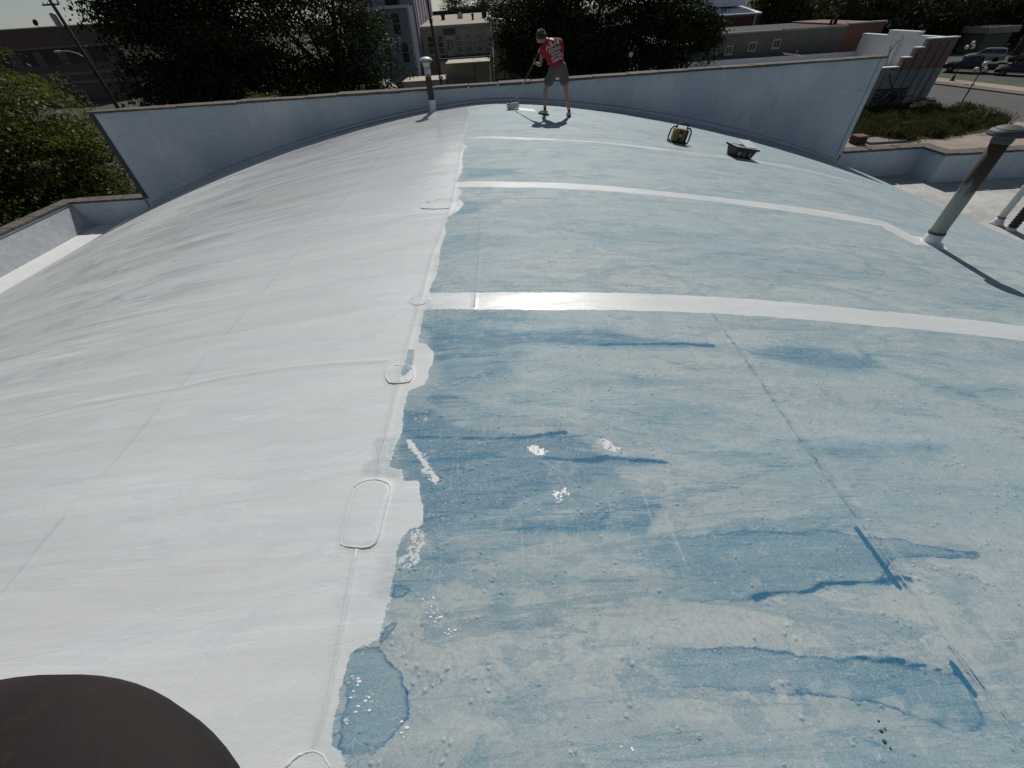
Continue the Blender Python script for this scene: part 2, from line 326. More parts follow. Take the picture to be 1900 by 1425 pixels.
sd_pipe = np.maximum(poly_sd(px, py, S2END), .24-np.hypot((px-6.69)*1, py-5.8))
coat = np.maximum.reduce([sd_main, sd_s[0], sd_s[1], sd_s[2]-.045+.03*wob(px, py, 2.0, 1.0, seed=51), poly_sd(px, py, STREAK)-.006, poly_sd(px, py, [[.56, 13.05], [1.05, 12.9], [1.0, 13.25], [.6, 13.42]]), np.clip(sd_wall, -.4, .4), sd_pipe])
coat = np.minimum(coat, -poly_sd(px, py, BARE))
speck = np.zeros_like(px)
for P_, k in ((SCUFFA, .42), (SCUFFB, .75), (SCUFFC, .8), (SCUFFD, .75), (SCUFFE, .8), (FLAKE1, 1), (FLAKE2, 1), (FLAKE3, .75), (STREAK, .9)):
    speck = np.maximum(speck, k*sst(-.03, .03, poly_sd(qx, qy, P_)))
near = sst(-.05, .0, sd_main)*sst(.02, -.03, sd_main); speck = np.maximum(speck, near*.55*sst(-.2, .6, wob(px, py, 1.5, 2.2, seed=8)))
thin = sst(-.01, .03, poly_sd(px, py, THIN, .2))
blue = np.zeros_like(px)
for P_, k, s in ((STA, .95, .10), (STB, .7, .18), (STC, 1.0, .1), (STD, 1.15, .10), (STE, .75, .05), (STK, .8, .14), (STL, .75, .10), (STM, .65, .14), (STN, .8, .07), (STO, .6, .2), (STP, .6, .15), (STQ, .4, .15), (STR, .35, .2), (STS, .5, .06), (STG, .35, .12), (STF, .45, .1)):
    sd = poly_sd(qx, qy, P_); blue = np.maximum(blue, k*sst(-s*.6, s*.6, sd))
bg_ = np.clip(.5+.6*wob(px, py, .35, 1.7, seed=11)+.35*wob(px, py, 1.2, 5.0, seed=12), 0, 1)
blue = np.clip(blue+.34*sst(.5, 1, bg_)*(1-.5*sst(3.5, 5.5, py)), 0, 1.2)
stain = np.full_like(px, -.4)
for P_ in (STF, STG, STH, STI, STJ): stain = np.maximum(stain, poly_sd(qx, qy, P_))
ink = np.zeros_like(px)
for L_, w, k in ((BLUEL1, .026, 1.), (BLUEL2, .026, .9), (BLUEL3, .036, .75), (BLUEL4, .04, .7), (BLUEL5, .020, .75), (BLUEL7, .036, .6), (BLUEL8, .02, .7), (SEAMR, .034, .47)):
    ink = np.maximum(ink, k*np.clip(1-line_d(px, qy if L_ is not SEAMR else py, L_)/w, 0, 1))
spots = np.zeros_like(px)
for i, (sx, sy) in enumerate(SPOTS):
    r = rng.uniform(.028, .046) if i < 6 else rng.uniform(.016, .032)
    spots = np.maximum(spots, np.clip(1-np.hypot((qx-sx)*.8, qy-sy)/r/1.6, 0, 1))
rings = np.zeros_like(px)
for sx, sy in RINGS: rings = np.maximum(rings, np.clip(1-np.abs(np.hypot(px-sx, py-sy)-.05)/.02, 0, 1))
wet = sst(1.5, .9, np.abs(px+1.35))*sst(9.0, 11.0, py)
wet = np.maximum(wet, .8*sst(-.9, -1.6, px)*sst(-8.5, -4.5, px)*sst(4.5, 8.5, py))
rings = np.maximum(rings, .8*np.clip(1-np.abs(px-1.955)/.035, 0, 1)*(py < 3.0))
wet = np.maximum(wet, .10*(np.maximum.reduce(sd_s) > 0))
pz = zv(px)
# shallow dents, ridges of old seams under the coating
pz = pz+.004*wob(px, py, .4, 2.6, seed=21)*sst(0, 1, np.abs(px+1))+.0015*wob(px, py, 1.2, 7, seed=22)
seams = [SEAMC, SEAMD, SEAME, SEAMR, [[-3.03, -1], [-2.75, 5], [-2.6, 7.6], [-2.45, 14.4]], [[-6.3, -1], [-6.0, 5], [-5.8, 14.4]], [[-9.3, -1], [-9.1, 14.4]], [[4.9, -1], [4.75, 14.4]], [[8.1, -1], [7.9, 14.4]], CROSS1, [[-12.8, 5.9], [-3.2, 5.75], [-1.0, 5.9]], [[-12.8, 9.3], [-1, 9.2]], [[-12.8, 11.9], [-1, 12.0]]]
for L_ in seams: pz = pz+.0035*sst(.035, .0, line_d(px, py, L_))
for P_ in (PATCH1, PATCH2, PATCH3, PATCH4): pz = pz+.007*sst(-.018, .012, poly_sd(px, py, P_))
sl = np.zeros_like(px)
for L_ in seams: sl = np.maximum(sl, np.clip(1-line_d(px, py, L_)/.035, 0, 1))
PZG = pz.reshape(NY, NX)
def zs(x, y):
    i = min(max(int(np.searchsorted(xs, x))-1, 0), NX-2); j = min(max(int(np.searchsorted(ys, y))-1, 0), NY-2)
    u = (x-xs[i])/(xs[i+1]-xs[i]); v = (y-ys[j])/(ys[j+1]-ys[j]); g = PZG
    return float((g[j, i]*(1-u)+g[j, i+1]*u)*(1-v)+(g[j+1, i]*(1-u)+g[j+1, i+1]*u)*v)

vc = np.column_stack([px, py, pz]).astype(np.float32)
idx = np.arange(NX*NY).reshape(NY, NX)
quads = np.column_stack([idx[:-1, :-1].ravel(), idx[:-1, 1:].ravel(), idx[1:, 1:].ravel(), idx[1:, :-1].ravel()])
fm = lambda a: a[quads].mean(1)
cls = np.zeros(len(quads), int); cls[fm(sd_main) > 0] = 1
for i, s_ in enumerate(sd_s): cls[(cls == 0) & (fm(s_) > 0)] = 2+i
shade_strk = sst(-.6, -6.0, px)*(.35+.65*sst(1.0, 6.0, py+.35*np.abs(px)))  # mask growing leftward: painted shading, sheen streaks and ripples
sfade = np.ones_like(px)
for P_ in (STF, STG):
    Q_ = np.array(P_); ins_ = poly_sd(px, py, P_) > -.15; sfade = np.where(ins_, np.minimum(sfade, sst(Q_[:, 0].min()+.0, Q_[:, 0].min()+.45, px)), sfade)
thin = np.maximum(thin, .8*sst(.13, .02, sd_main)*(sd_main > -.03)*sst(.05, .7, wob(px, py, .5, 2.6, seed=31)))
thin = np.maximum(thin, .9*(sd_s[2] > 0)*(.55+.45*sst(.0, .8, wob(px, py, 1.1, .8, seed=41))))
thin = np.maximum(thin, .5*(sd_s[1] > 0)*sst(-.2, .7, wob(px, py, .9, .8, seed=42)))
ATT = dict(sl=sl, shade_strk=shade_strk, sfade=sfade, coat=coat, speck=speck, thin=thin, blue=blue, stain=stain, ink=ink, spots=spots, rings=rings, wet=wet)

m = NT('roof_paint')
A = {k: m.attr(k) for k in ATT}
streak = m.noise((.55, 4.5, 1), 4, .55, .5)
streak2 = m.noise((1.6, 13, 1), 4, .6, .5, loc=(3, 1, 0))
big = m.noise((.32, .7, 1), 4, .55, .8, loc=(7, 2, 0))
med = m.noise((2.0, 4.2, 1), 7, .68, 1.1)
med2 = m.noise((5.5, 9.0, 1), 6, .66, .9, loc=(2, 8, 0))
fine = m.noise((38, 38, 38), 4, .7)
grain = m.noise((170, 170, 170), 2, .7)
cl = m.noise((.95, 2.0, 1), 8, .62, 1.6, loc=(1, 9, 0))
cl2 = m.noise((.55, 1.7, 1), 8, .66, 2.2, loc=(11, 4, 0))
sub = lambda a, b: m.math('SUBTRACT', a, b)
mul = lambda a, b: m.math('MULTIPLY', a, b)
add = lambda a, b: m.math('ADD', a, b)
c_ = add(A['coat'], mul(sub(fine, .5), .03)); c_ = add(c_, mul(sub(med2, .5), .055))
cm = m.ramp(c_, -.004, .004)
sp = mul(m.ramp(add(mul(fine, .8), mul(A['speck'], .30)), .585, .65), m.ramp(A['speck'], .05, .3))
cm = m.math('MAXIMUM', cm, sp)
cm = mul(cm, sub(1.0, mul(A['thin'], m.ramp(add(mul(streak2, .5), mul(fine, .5)), .3, .6, .75, .35))))
# primed membrane: washed grey blue over beige, with pools, runs and tide marks
base = m.mix(m.ramp(big, .34, .66), (.43, .475, .47), (.33, .44, .475))
base = m.mix(m.ramp(med, .42, .72, 0, .75), base, (.45, .485, .475))
base = m.mix(m.ramp(med2, .50, .75, 0, .45), base, (.235, .335, .39))
b_ = mul(A['blue'], m.ramp(add(mul(streak, .6), mul(med, .4)), .3, .68, .7, 1.5))
b_ = add(b_, m.ramp(cl, .53, .72, 0, .45)); b_ = add(b_, mul(m.ramp(cl2, .545, .555, 0, .34), m.ramp(cl2, .72, .55, .25, 1)))
b_ = add(b_, mul(m.ramp(streak2, .55, .78, 0, .30), m.ramp(big, .4, .6)))
prim = m.mix(m.math('MINIMUM', b_, 1.0), base, (.14, .28, .35))
prim = m.mix(m.ramp(b_, .60, 1.3), prim, (.035, .165, .27))
w1 = m.noise((.8, 5.0, 1), 7, .62, 1.3, loc=(21, 3, 0)); w2 = m.noise((1.7, 10.0, 1), 6, .64, 1.0, loc=(5, 33, 0)); w3 = m.noise((3.0, 3.6, 1), 7, .66, 1.8, loc=(9, 13, 0))
for src, lv, wd, k in ((w1, .565, .10, .62), (w2, .575, .09, .55), (w3, .60, .09, .5), (cl, .56, .10, .5)):
    wsh = mul(m.ramp(src, lv-.002, lv+.003), m.ramp(src, lv+wd, lv, .25, 1.0)); prim = m.mix(mul(mul(wsh, k), m.ramp(big, .60, .40, .25, 1)), prim, (.115, .25, .325))
for src, lv in ((w1, .40), (w2, .38), (w3, .60)):
    prim = m.mix(mul(m.ramp(src, lv, lv+(.08 if lv > .5 else -.08)), m.ramp(med2, .4, .55, 0, .6)), prim, (.47, .505, .485))
s_ = add(A['stain'], add(mul(sub(m.noise((7, 30, 1), 5, .7), .5), .055), mul(sub(m.noise((26, 26, 26), 3, .6, 1.0), .5), .028)))
sm = mul(m.ramp(s_, -.003, .004), A['sfade']); se = mul(sm, m.ramp(s_, .030, .003))
prim = m.mix(mul(sm, m.ramp(add(mul(streak, .5), mul(med, .5)), .38, .62, .48, .95)), prim, (.085, .24, .335))
prim = m.mix(mul(se, .5), prim, (.035, .13, .24))
for src, lv, k in ((cl, .51, .4), (cl, .60, .35), (cl2, .55, .5), (cl2, .47, .25)):
    td = m.math('ABSOLUTE', sub(src, lv)); prim = m.mix(mul(m.ramp(td, .0055, .0, 0, k), m.ramp(med2, .40, .58)), prim, (.12, .25, .36))
prim = m.mix(m.ramp(add(A['ink'], add(mul(sub(med2, .5), .8), mul(sub(fine, .5), .5))), .22, .50, 0, .9), prim, (.02, .135, .265))
prim = m.mix(mul(m.ramp(add(A['spots'], mul(sub(fine, .5), .4)), .15, .6), .42), prim, (.50, .545, .535))
v3 = m.n('ShaderNodeTexVoronoi'); m.l(m.coord((3.4, 6.0, .01)), v3.inputs['Vector']); v3.inputs['Randomness'].default_value = .75
prim = m.mix(mul(m.ramp(add(v3.outputs['Distance'], mul(sub(med2, .5), .25)), .20, .10), m.ramp(cl, .5, .58, 0, .45)), prim, (.50, .54, .53))
prim = m.mix(mul(A['rings'], .35), prim, (.54, .58, .58))
scr = m.noise((1.3, 30, 1), 3, .6, 1.2, rot=(0, 0, .10))
prim = m.mix(mul(m.ramp(scr, .63, .72, 0, .45), m.ramp(cl2, .4, .6)), prim, (.58, .62, .62))
scr2 = m.noise((36, 1.6, 1), 3, .6, 1.0, rot=(0, 0, -.05))
prim = m.mix(mul(m.ramp(scr2, .62, .74, 0, .4), m.ramp(big, .6, .45)), prim, (.55, .58, .55))
scr3 = m.noise((14, 14, 14), 6, .75, 3.5)
prim = m.mix(m.ramp(m.math('ABSOLUTE', sub(scr3, .5)), .006, .0, 0, .35), prim, (.57, .61, .60))
vor = m.n('ShaderNodeTexVoronoi'); m.l(m.coord((5.5, 5.5, 5.5)), vor.inputs['Vector'])
prim = m.mix(m.ramp(add(vor.outputs['Distance'], mul(sub(fine, .5), .06)), .055, .02, 0, .6), prim, m.mix(m.ramp(med2, .4, .6), (.12, .17, .20), (.62, .65, .65)))
prim = m.mix(m.ramp(fine, .42, .68, 0, .42), prim, (.215, .30, .355))
mot = m.noise((17, 21, 17), 5, .7, .8, loc=(8, 1, 1)); prim = m.mix(m.ramp(mot, .54, .68, 0, .42), prim, (.20, .30, .37)); prim = m.mix(m.ramp(mot, .44, .32, 0, .35), prim, (.52, .545, .53))
v4 = m.n('ShaderNodeTexVoronoi'); m.l(m.coord((4.6, 4.6, .01), (2, 7, 0)), v4.inputs['Vector'])
rg = m.ramp(m.math('ABSOLUTE', sub(add(v4.outputs['Distance'], mul(sub(fine, .5), .03)), .17)), .022, .006)
prim = m.mix(mul(rg, m.ramp(w3, .47, .56, 0, .30)), prim, (.54, .57, .56))
v5 = m.n('ShaderNodeTexVoronoi'); m.l(m.coord((9.5, 9.5, .01), (6, 2, 0)), v5.inputs['Vector'])
prim = m.mix(mul(m.ramp(add(v5.outputs['Distance'], mul(sub(fine, .5), .12)), .16, .08), m.ramp(w1, .46, .56, 0, .42)), prim, (.50, .535, .53))
prim = m.mix(m.ramp(grain, .38, .62, 0, .34), prim, (.50, .54, .53))
gr2 = m.noise((75, 75, 75), 3, .65, loc=(5, 5, 5)); prim = m.mix(m.ramp(gr2, .55, .70, 0, .42), prim, (.20, .29, .34)); prim = m.mix(m.ramp(gr2, .40, .30, 0, .35), prim, (.60, .62, .60))
# crisp pigment rims and runs lie on top of the grit
prim = m.mix(mul(mul(sm, m.ramp(s_, .018, .002)), m.ramp(med2, .42, .60, .0, .85)), prim, (.035, .15, .27))
prim = m.mix(m.ramp(add(A['ink'], add(mul(sub(med2, .5), .8), mul(sub(fine, .5), .6))), .36, .52, 0, .85), prim, (.018, .125, .225))
w4 = m.noise((1.1, 14.0, 1), 5, .6, 1.2, loc=(17, 23, 0))
prim = m.mix(mul(mul(m.ramp(w4, .545, .553), m.ramp(w4, .62, .553)), add(mul(A['blue'], .75), m.ramp(cl2, .5, .6, 0, .35))), prim, (.055, .195, .30))
for src, lv, k in ((cl, .555, .55), (w3, .60, .5), (w1, .565, .4)):
    td = m.math('ABSOLUTE', sub(src, lv)); prim = m.mix(mul(m.ramp(td, .0035, .0, 0, k), m.ramp(mot, .42, .56)), prim, (.06, .19, .31))
# white coating: nearly even close by, shading and streaky sheen painted in down the left slope
streakw = m.noise((.32, 2.4, 1), 6, .58, .5, loc=(13, 2, 0)); ss = add(mul(A['shade_strk'], .8), .05)
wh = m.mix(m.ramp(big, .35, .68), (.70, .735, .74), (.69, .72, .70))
wh = m.mix(mul(A['shade_strk'], .42), wh, (.50, .515, .51))  # brightness falloff to the left, put into the coat colour
wh = m.mix(mul(m.ramp(add(mul(streakw, .75), mul(med, .25)), .42, .60), ss), wh, (.42, .435, .44))  # grey bands painted for reflections in the rippled coat
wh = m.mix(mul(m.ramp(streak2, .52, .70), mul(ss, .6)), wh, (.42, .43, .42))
wh = m.mix(mul(m.ramp(cl2, .545, .56, 0, .42), m.ramp(cl2, .70, .56)), wh, (.58, .62, .71))
wh = m.mix(m.ramp(cl, .52, .66, 0, .42), wh, (.60, .635, .655))
wh = m.mix(m.ramp(med2, .55, .78, 0, .35), wh, (.60, .61, .62))
wh = m.mix(m.ramp(grain, .3, .7, 0, .14), wh, (.48, .50, .52))
vor2 = m.n('ShaderNodeTexVoronoi'); m.l(m.coord((1.9, 1.9, 1.9)), vor2.inputs['Vector'])
wh = m.mix(m.ramp(vor2.outputs['Distance'], .020, .010, 0, .85), wh, (.10, .09, .08))
wl = m.noise((.30, 2.3, 1), 5, .5, .25, loc=(31, 3, 0)); wl2 = m.noise((.9, 1.3, 1), 5, .55, .6, loc=(3, 41, 0))
for src, lv, k, cc in ((wl, .50, .20, (.60, .62, .62)), (wl, .57, .22, (.58, .60, .60)), (wl2, .55, .24, (.60, .63, .66)), (wl2, .45, .12, (.60, .63, .60))):
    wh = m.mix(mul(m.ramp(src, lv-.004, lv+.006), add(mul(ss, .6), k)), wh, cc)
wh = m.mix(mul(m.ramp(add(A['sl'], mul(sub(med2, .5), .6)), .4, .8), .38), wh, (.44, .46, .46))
thl = m.noise((.7, 15, 1), 3, .5, .5, loc=(2, 61, 0)); wh = m.mix(mul(m.ramp(thl, .60, .68), ss), wh, (.74, .75, .75)); wh = m.mix(mul(m.ramp(thl, .38, .30), mul(ss, .55)), wh, (.36, .37, .37))  # thin highlight lines and their dark partners, painted into the white
wh = m.mix(m.ramp(gr2, .56, .72, 0, .22), wh, (.50, .53, .55))
col = m.mix(cm, prim, wh)
rgh = add(m.ramp(med, .3, .7, .60, .72), mul(cm, -.25))
rgh = add(rgh, mul(sub(m.ramp(wl, .49, .51), .5), mul(cm, .10)))
rgh = m.math('MAXIMUM', sub(rgh, add(mul(mul(A['wet'], cm), .33), mul(A['shade_strk'], mul(cm, .05)))), .07)
wav = m.noise((.45, 3.6, 1), 4, .5, .6, loc=(4, 4, 0))
h = add(mul(fine, .35), mul(grain, .25))
vb = m.n('ShaderNodeTexVoronoi'); m.l(m.coord((1.3, 1.3, 1.3), (3, 5, 0)), vb.inputs['Vector'])
blis = mul(m.ramp(v5.outputs['Distance'], .22, .05), m.ramp(w1, .47, .56)); bl4 = mul(m.ramp(v4.outputs['Distance'], .34, .06), m.ramp(w3, .50, .58))
ht = mul(mul(wav, add(A['shade_strk'], .25)), .030)
for hh, k in ((mul(streak2, ss), .0035), (h, .0031), (cm, .0015), (mul(m.ramp(vb.outputs['Distance'], .09, .04), m.ramp(cl, .5, .6)), .0012), (mul(add(mul(blis, .0012), mul(bl4, .004)), sub(1.0, cm)), 1.0), (mul(m.ramp(wl, .497, .503), cm), .0004)):
    ht = add(ht, mul(hh, k))
lap = m.bump(ht, 1.0, 1.0)
ROOF = m.done(col, rgh, lap, 0, .5); m.l(add(mul(cm, .28), .22), m.b.inputs['Specular IOR Level'])

hall = thing('vaulted_building', 'long building with a barrel vaulted roof half rolled white and half pale blue', 'building', (0, 6, 0))
def roof_piece(name, sel, label=None):
    q = quads[sel]; used, inv = np.unique(q, return_inverse=True); v = vc[used].copy(); v[:, 1] -= 6.0
    me = bpy.data.meshes.new(name); me.vertices.add(len(v)); me.vertices.foreach_set('co', v.ravel())
    nf = len(q); me.loops.add(nf*4); me.loops.foreach_set('vertex_index', inv.ravel().astype(np.int32))
    me.polygons.add(nf); me.polygons.foreach_set('loop_start', np.arange(0, nf*4, 4, dtype=np.int32)); me.polygons.foreach_set('loop_total', np.full(nf, 4, np.int32))
    me.update(calc_edges=True); me.validate()
    for k, a in ATT.items():
        t = me.attributes.new(k, 'FLOAT', 'POINT'); t.data.foreach_set('value', a[used].astype(np.float32))
    me.materials.append(ROOF); me.shade_smooth()
    o = bpy.data.objects.new(name, me); COL.objects.link(o); o.parent = hall
    if label: o['label'] = label
    return o
roof_piece('primed_membrane', cls == 0, 'pale blue primed half of the roof with darker blue stains')
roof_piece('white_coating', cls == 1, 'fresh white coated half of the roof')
for i in range(3): roof_piece('coating_strip', cls == 2+i)

WH = paint('white_coat_plain', (.70, .73, .76), .08, .5, 2.0, .3)
BLUEWALL = NT('wall_primer_coat')
_m = BLUEWALL; _a = _m.noise((.8, .8, .5), 6, .6); _b = _m.noise((6, 6, 5), 5, .7); _g = _m.noise((60, 60, 60), 2, .6)
_c = _m.mix(_m.ramp(_a, .35, .7), (.45, .52, .585), (.61, .66, .70)); _st = _m.noise((3.5, 1, .35), 5, .6, .6, loc=(4, 0, 2)); _c = _m.mix(_m.ramp(_st, .52, .72, 0, .25), _c, (.33, .38, .44)); _lp = _m.noise((.33, .3, .8), 2, .5, loc=(2, 2, 2)); _c = _m.mix(_m.ramp(_m.math('ABSOLUTE', _m.math('SUBTRACT', _lp, .52)), .004, .0, 0, .5), _c, (.28, .33, .40)); _br0 = _m.noise((1.2, 1, 14), 4, .6, .4); _c = _m.mix(_m.ramp(_br0, .5, .72, 0, .5), _c, (.62, .65, .67)); _c = _m.mix(_m.ramp(_b, .5, .75, 0, .45), _c, (.38, .46, .55))
_br = _m.n('ShaderNodeTexBrick'); _tc = _m.coord((1, 1, 1)); _sx = _m.n('ShaderNodeSeparateXYZ'); _cx = _m.n('ShaderNodeCombineXYZ')
_m.l(_tc, _sx.inputs[0]); _m.l(_sx.outputs['X'], _cx.inputs['X']); _m.l(_sx.outputs['Z'], _cx.inputs['Y']); _m.l(_cx.outputs[0], _br.inputs['Vector'])
_br.inputs['Scale'].default_value = 1; _br.inputs['Brick Width'].default_value = .42; _br.inputs['Row Height'].default_value = .14; _br.inputs['Mortar Size'].default_value = .012
BLUEWALL = _m.done(_c, .6, _m.bump(_br.outputs['Fac'], .25, .004, _m.bump(_g, .6, .008, _m.bump(_b, .4, .02))))

COPE = paint('weathered_coping', (.115, .098, .085), .5, .9, 7, .7)
DARKTRIM = paint('dark_trim', (.05, .052, .055), .3, .7)
BRICKHALL = brick('hall_brick', (.22, .11, .08), (.16, .085, .065), (.25, .24, .22))
# far gable wall, its top almost level
gx0, gx1 = -12.1, 11.38
gz = lambda x: H0-1.712+(x-gx0)/(gx1-gx0)*.126
gw = MB(); gw.prism([(gx0, 2.0), (gx1, 2.0), (gx1, gz(gx1)), (gx0, gz(gx0))], 'y', WALLY-6, WALLY-6+.32)
gwall = gw.build('gable_wall', BLUEWALL, hall)
random.seed(3); x = gx0-.06; k = 0
while x < gx1:
    w = random.uniform(.8, 1.05); x2 = min(x+w, gx1+.06); zc = gz((x+x2)/2)
    c_ = MB().box(((x+x2)/2, WALLY-6+.15, zc+.032+random.uniform(-.006, .006)), (x2-x-.015, .44+random.uniform(-.02, .04), .054+random.uniform(-.01, .010)), 0, Matrix.Rotation(random.uniform(-.012, .012), 3, 'Y') @ Matrix.Rotation(random.uniform(-.02, .02), 3, 'X')).build('coping_slab', COPE, gwall, bevel=.012)
    x = x2
# trim boards down the two ends of the gable wall, cant strip at its foot
for xx in (gx0+.03, gx1-.03):
    MB().bb(xx-.07, xx+.07, WALLY-6-.03, WALLY-6+.36, H0-4.1, gz(xx)-.004).build('edge_trim', BLUEWALL if xx > 0 else DARKTRIM, gwall)
cs = MB(); N = 80
for i in range(N+1):
    xx = -12.0+i*(23.3/N); z = zr(xx)
    cs.v += [(xx, WALLY-6-.09, z+.010), (xx, WALLY-6-.004, z+.08), (xx, WALLY-6-.002, z-.05)]
for i in range(N):
    a = i*3; cs.f += [(a, a+3, a+4, a+1), (a+1, a+4, a+5, a+2)]
cs.build('cant_strip', WH, gwall, smooth=True)
# raised patches and seam beads under the white coat
def bead(name, pts, r, lift=.0, closed=False, parent=hall, mat=ROOF, jitter=.0015, coatv=.4):
    P = [Vector((a, b-6, zr(a)+lift)) for a, b in pts]
    if closed: P = P+[P[0]]
    Q = []
    for a, b in zip(P[:-1], P[1:]):
        n_ = max(1, int((b-a).length/.045))
        for i in range(n_):
            q = a.lerp(b, i/n_); q.z = zs(q.x, q.y+6)+lift; q.x += random.uniform(-jitter, jitter); q.y += random.uniform(-jitter, jitter); Q.append(q)
    Q.append(P[-1])
    rad = []; rc_ = r
    for _ in Q:
        rc_ = min(max(rc_+random.uniform(-.18, .18)*r, .55*r), 1.5*r); rad.append(rc_)
    o = MB().tube(Q, rad, 6).build(name, mat, parent, smooth=True)
    t = o.data.attributes.new('coat', 'FLOAT', 'POINT'); t.data.foreach_set('value', np.full(len(o.data.vertices), coatv, np.float32))
    t = o.data.attributes.new('stain', 'FLOAT', 'POINT'); t.data.foreach_set('value', np.full(len(o.data.vertices), -.4, np.float32))
    return o
for P_, r in ((PATCH1, .009), (PATCH2, .014), (PATCH3, .009), (PATCH4, .010), (PATCH5, .012)):
    bead('patch_edge', P_, r*.6, -r*.2, closed=P_ is not PATCH5)
for L_ in (SEAMC, SEAMD): bead('lap_seam', L_, .0045, -.0015)
bead('lap_seam', SEAMR[:-1]+[[1.90, -.6]], .005, -.002, coatv=-.4); bead('lap_seam', SEAME, .004, -.002, coatv=-.4)
WETW = paint('wet_white', (.78, .79, .8), .03, .22, 4, .1)
spl = MB(); random.seed(8)
for sx, sy in SPLAT:
    for _ in range(3):
        r = random.uniform(.0018, .0055); a, b = sx+random.uniform(-.03, .03), sy+random.uniform(-.03, .03)
        spl.sphere((a, b-6, zs(a, b)+.0005), r, 8, 4, (random.uniform(.8, 2.2), random.uniform(.7, 1.2), .25))
for _ in range(230):
    a, b = random.uniform(-1.6, 4.5), random.uniform(.1, 9)**1.0
    if abs(a+.8) < .2: continue
    r = random.uniform(.0015, .004)*(1 if b < 3 else 1.7); spl.sphere((a, b-6, zs(a, b)+.0005), r, 6, 4, (random.uniform(.8, 2.), 1, .3))
for _ in range(60):
    a, b = -.95+random.uniform(-.35, .2), random.uniform(7, 14); r = random.uniform(.005, .011)
    spl.sphere((a, b-6, zs(a, b)+.0005), r, 6, 4, (random.uniform(.8, 3.), 1, .3))
o = spl.build('paint_splatter', WETW, hall, smooth=True); o['kind'] = 'stuff'
gm = MB()
for dx, dy, sx, sy in ((0, 0, .018, .012), (-.01, -.03, .016, .016), (.012, .03, .010, .008), (.0, -.05, .007, .01), (.02, .005, .006, .012)): gm.sphere((1.352+dx, .128+dy-6, zs(1.352+dx, .128+dy)+.001), 1, 8, 5, (sx*.5, sy*.5, .004))
o = gm.build('tar_blob', DARKTRIM, hall, smooth=True)

# walls of the hall below the roof, flat side gutters, low parapets
CONC = paint('flat_roof_coat', (.43, .425, .41), .30, .75, .9, .3)
CONCW = paint('flat_roof_white', (.72, .73, .72), .07, .6, 2, .3)
bw = MB(); bw.bb(-15.1, 19.2, -3-6, 14.8-6, 0, FLOORZ-.35); bw.build('masonry_body', BRICKHALL, hall)
# the flat roofs stop short of the wall faces
MB().bb(-14.7, -12.5, -9, 8.5, FLOORZ-.3, FLOORZ).build('flat_roof', CONCW, hall)
MB().bb(12.5, 14.15, -9, 8.5, FLOORZ-.3, FLOORZ).build('flat_roof', CONC, hall)
MB().bb(14.152, 18.8, -9, 7.5, FLOORZ-.3, FLOORZ).build('flat_roof', CONC, hall)
PZ = H0-4.07
def parapet(x0, x1, y0, y1, slab, along, zt=PZ, mat=WH, joint=.03):
    w = MB().bb(x0, x1, y0-6, y1-6, FLOORZ-2.0, zt).build('low_parapet', mat, hall)
    a, b = (x0, x1) if along == 'x' else (y0, y1); t = a
    while t < b-.05:
        t2 = min(t+slab, b)
        if along == 'x': MB().bb(t+joint/2, t2-joint/2, y0-6-.05, y1-6+.06, zt+.003, zt+.075).build('coping_slab', COPE, w, bevel=.012)
        else: MB().bb(x0-.06, x1+.05, t+joint/2-6, t2-joint/2-6, zt+.003, zt+.075).build('coping_slab', COPE, w, bevel=.012)
        t = t2
    return w
parapet(11.46, 14.16, 14.5, 14.85, .92, 'x', mat=BLUEWALL, joint=.06)
parapet(14.16, 14.5, 13.55, 14.85, 1.3, 'y', mat=BLUEWALL)
parapet(14.5, 19.2, 13.55, 13.9, .92, 'x', mat=BLUEWALL, joint=.03)
parapet(-14.7, -12.18, 14.5, 14.85, .9, 'x', H0-4.13, mat=BLUEWALL)
parapet(-15.1, -14.72, -3, 14.85, .9, 'y', H0-4.13, mat=WH)
# sloped cant against the left parapet
ca = MB().prism([(-14.72, FLOORZ+.001), (-14.40, FLOORZ+.002), (-14.66, H0-4.2), (-14.72, H0-4.2)], 'y', -9, 8.5); ca.build('cant_strip', paint('crinkled_white', (.46, .49, .52), .14, .34, 5, 1.0), hall)
# ------------------------------------------------------------------ vent pipes
def rustmat(name, z0, z1, lo, hi):
    m = NT(name); tc = m.n('ShaderNodeTexCoord'); sp = m.n('ShaderNodeSeparateXYZ'); m.l(tc.outputs['Object'], sp.inputs[0])
    n = m.noise((26, 26, 5), 5, .7); n2 = m.noise((70, 70, 14), 4, .7)
    f = m.math('ADD', m.ramp(sp.outputs['Z'], z0, z1), m.math('MULTIPLY', m.math('SUBTRACT', n, .5), 1.1))
    r = m.mix(m.ramp(n2, .3, .7), (.032, .020, .016), (.080, .043, .030))
    c = m.mix(m.ramp(f, .4, .75), m.mix(m.ramp(n2, .3, .75), lo, hi), r)
    return m.done(c, .7, m.bump(n2, .25, .004))
GALV = paint('galvanised_cap', (.07, .073, .073), .3, .6, 14, .3, .2)
CAPW = paint('cap_white', (.56, .56, .54), .15, .45, 9, .15)
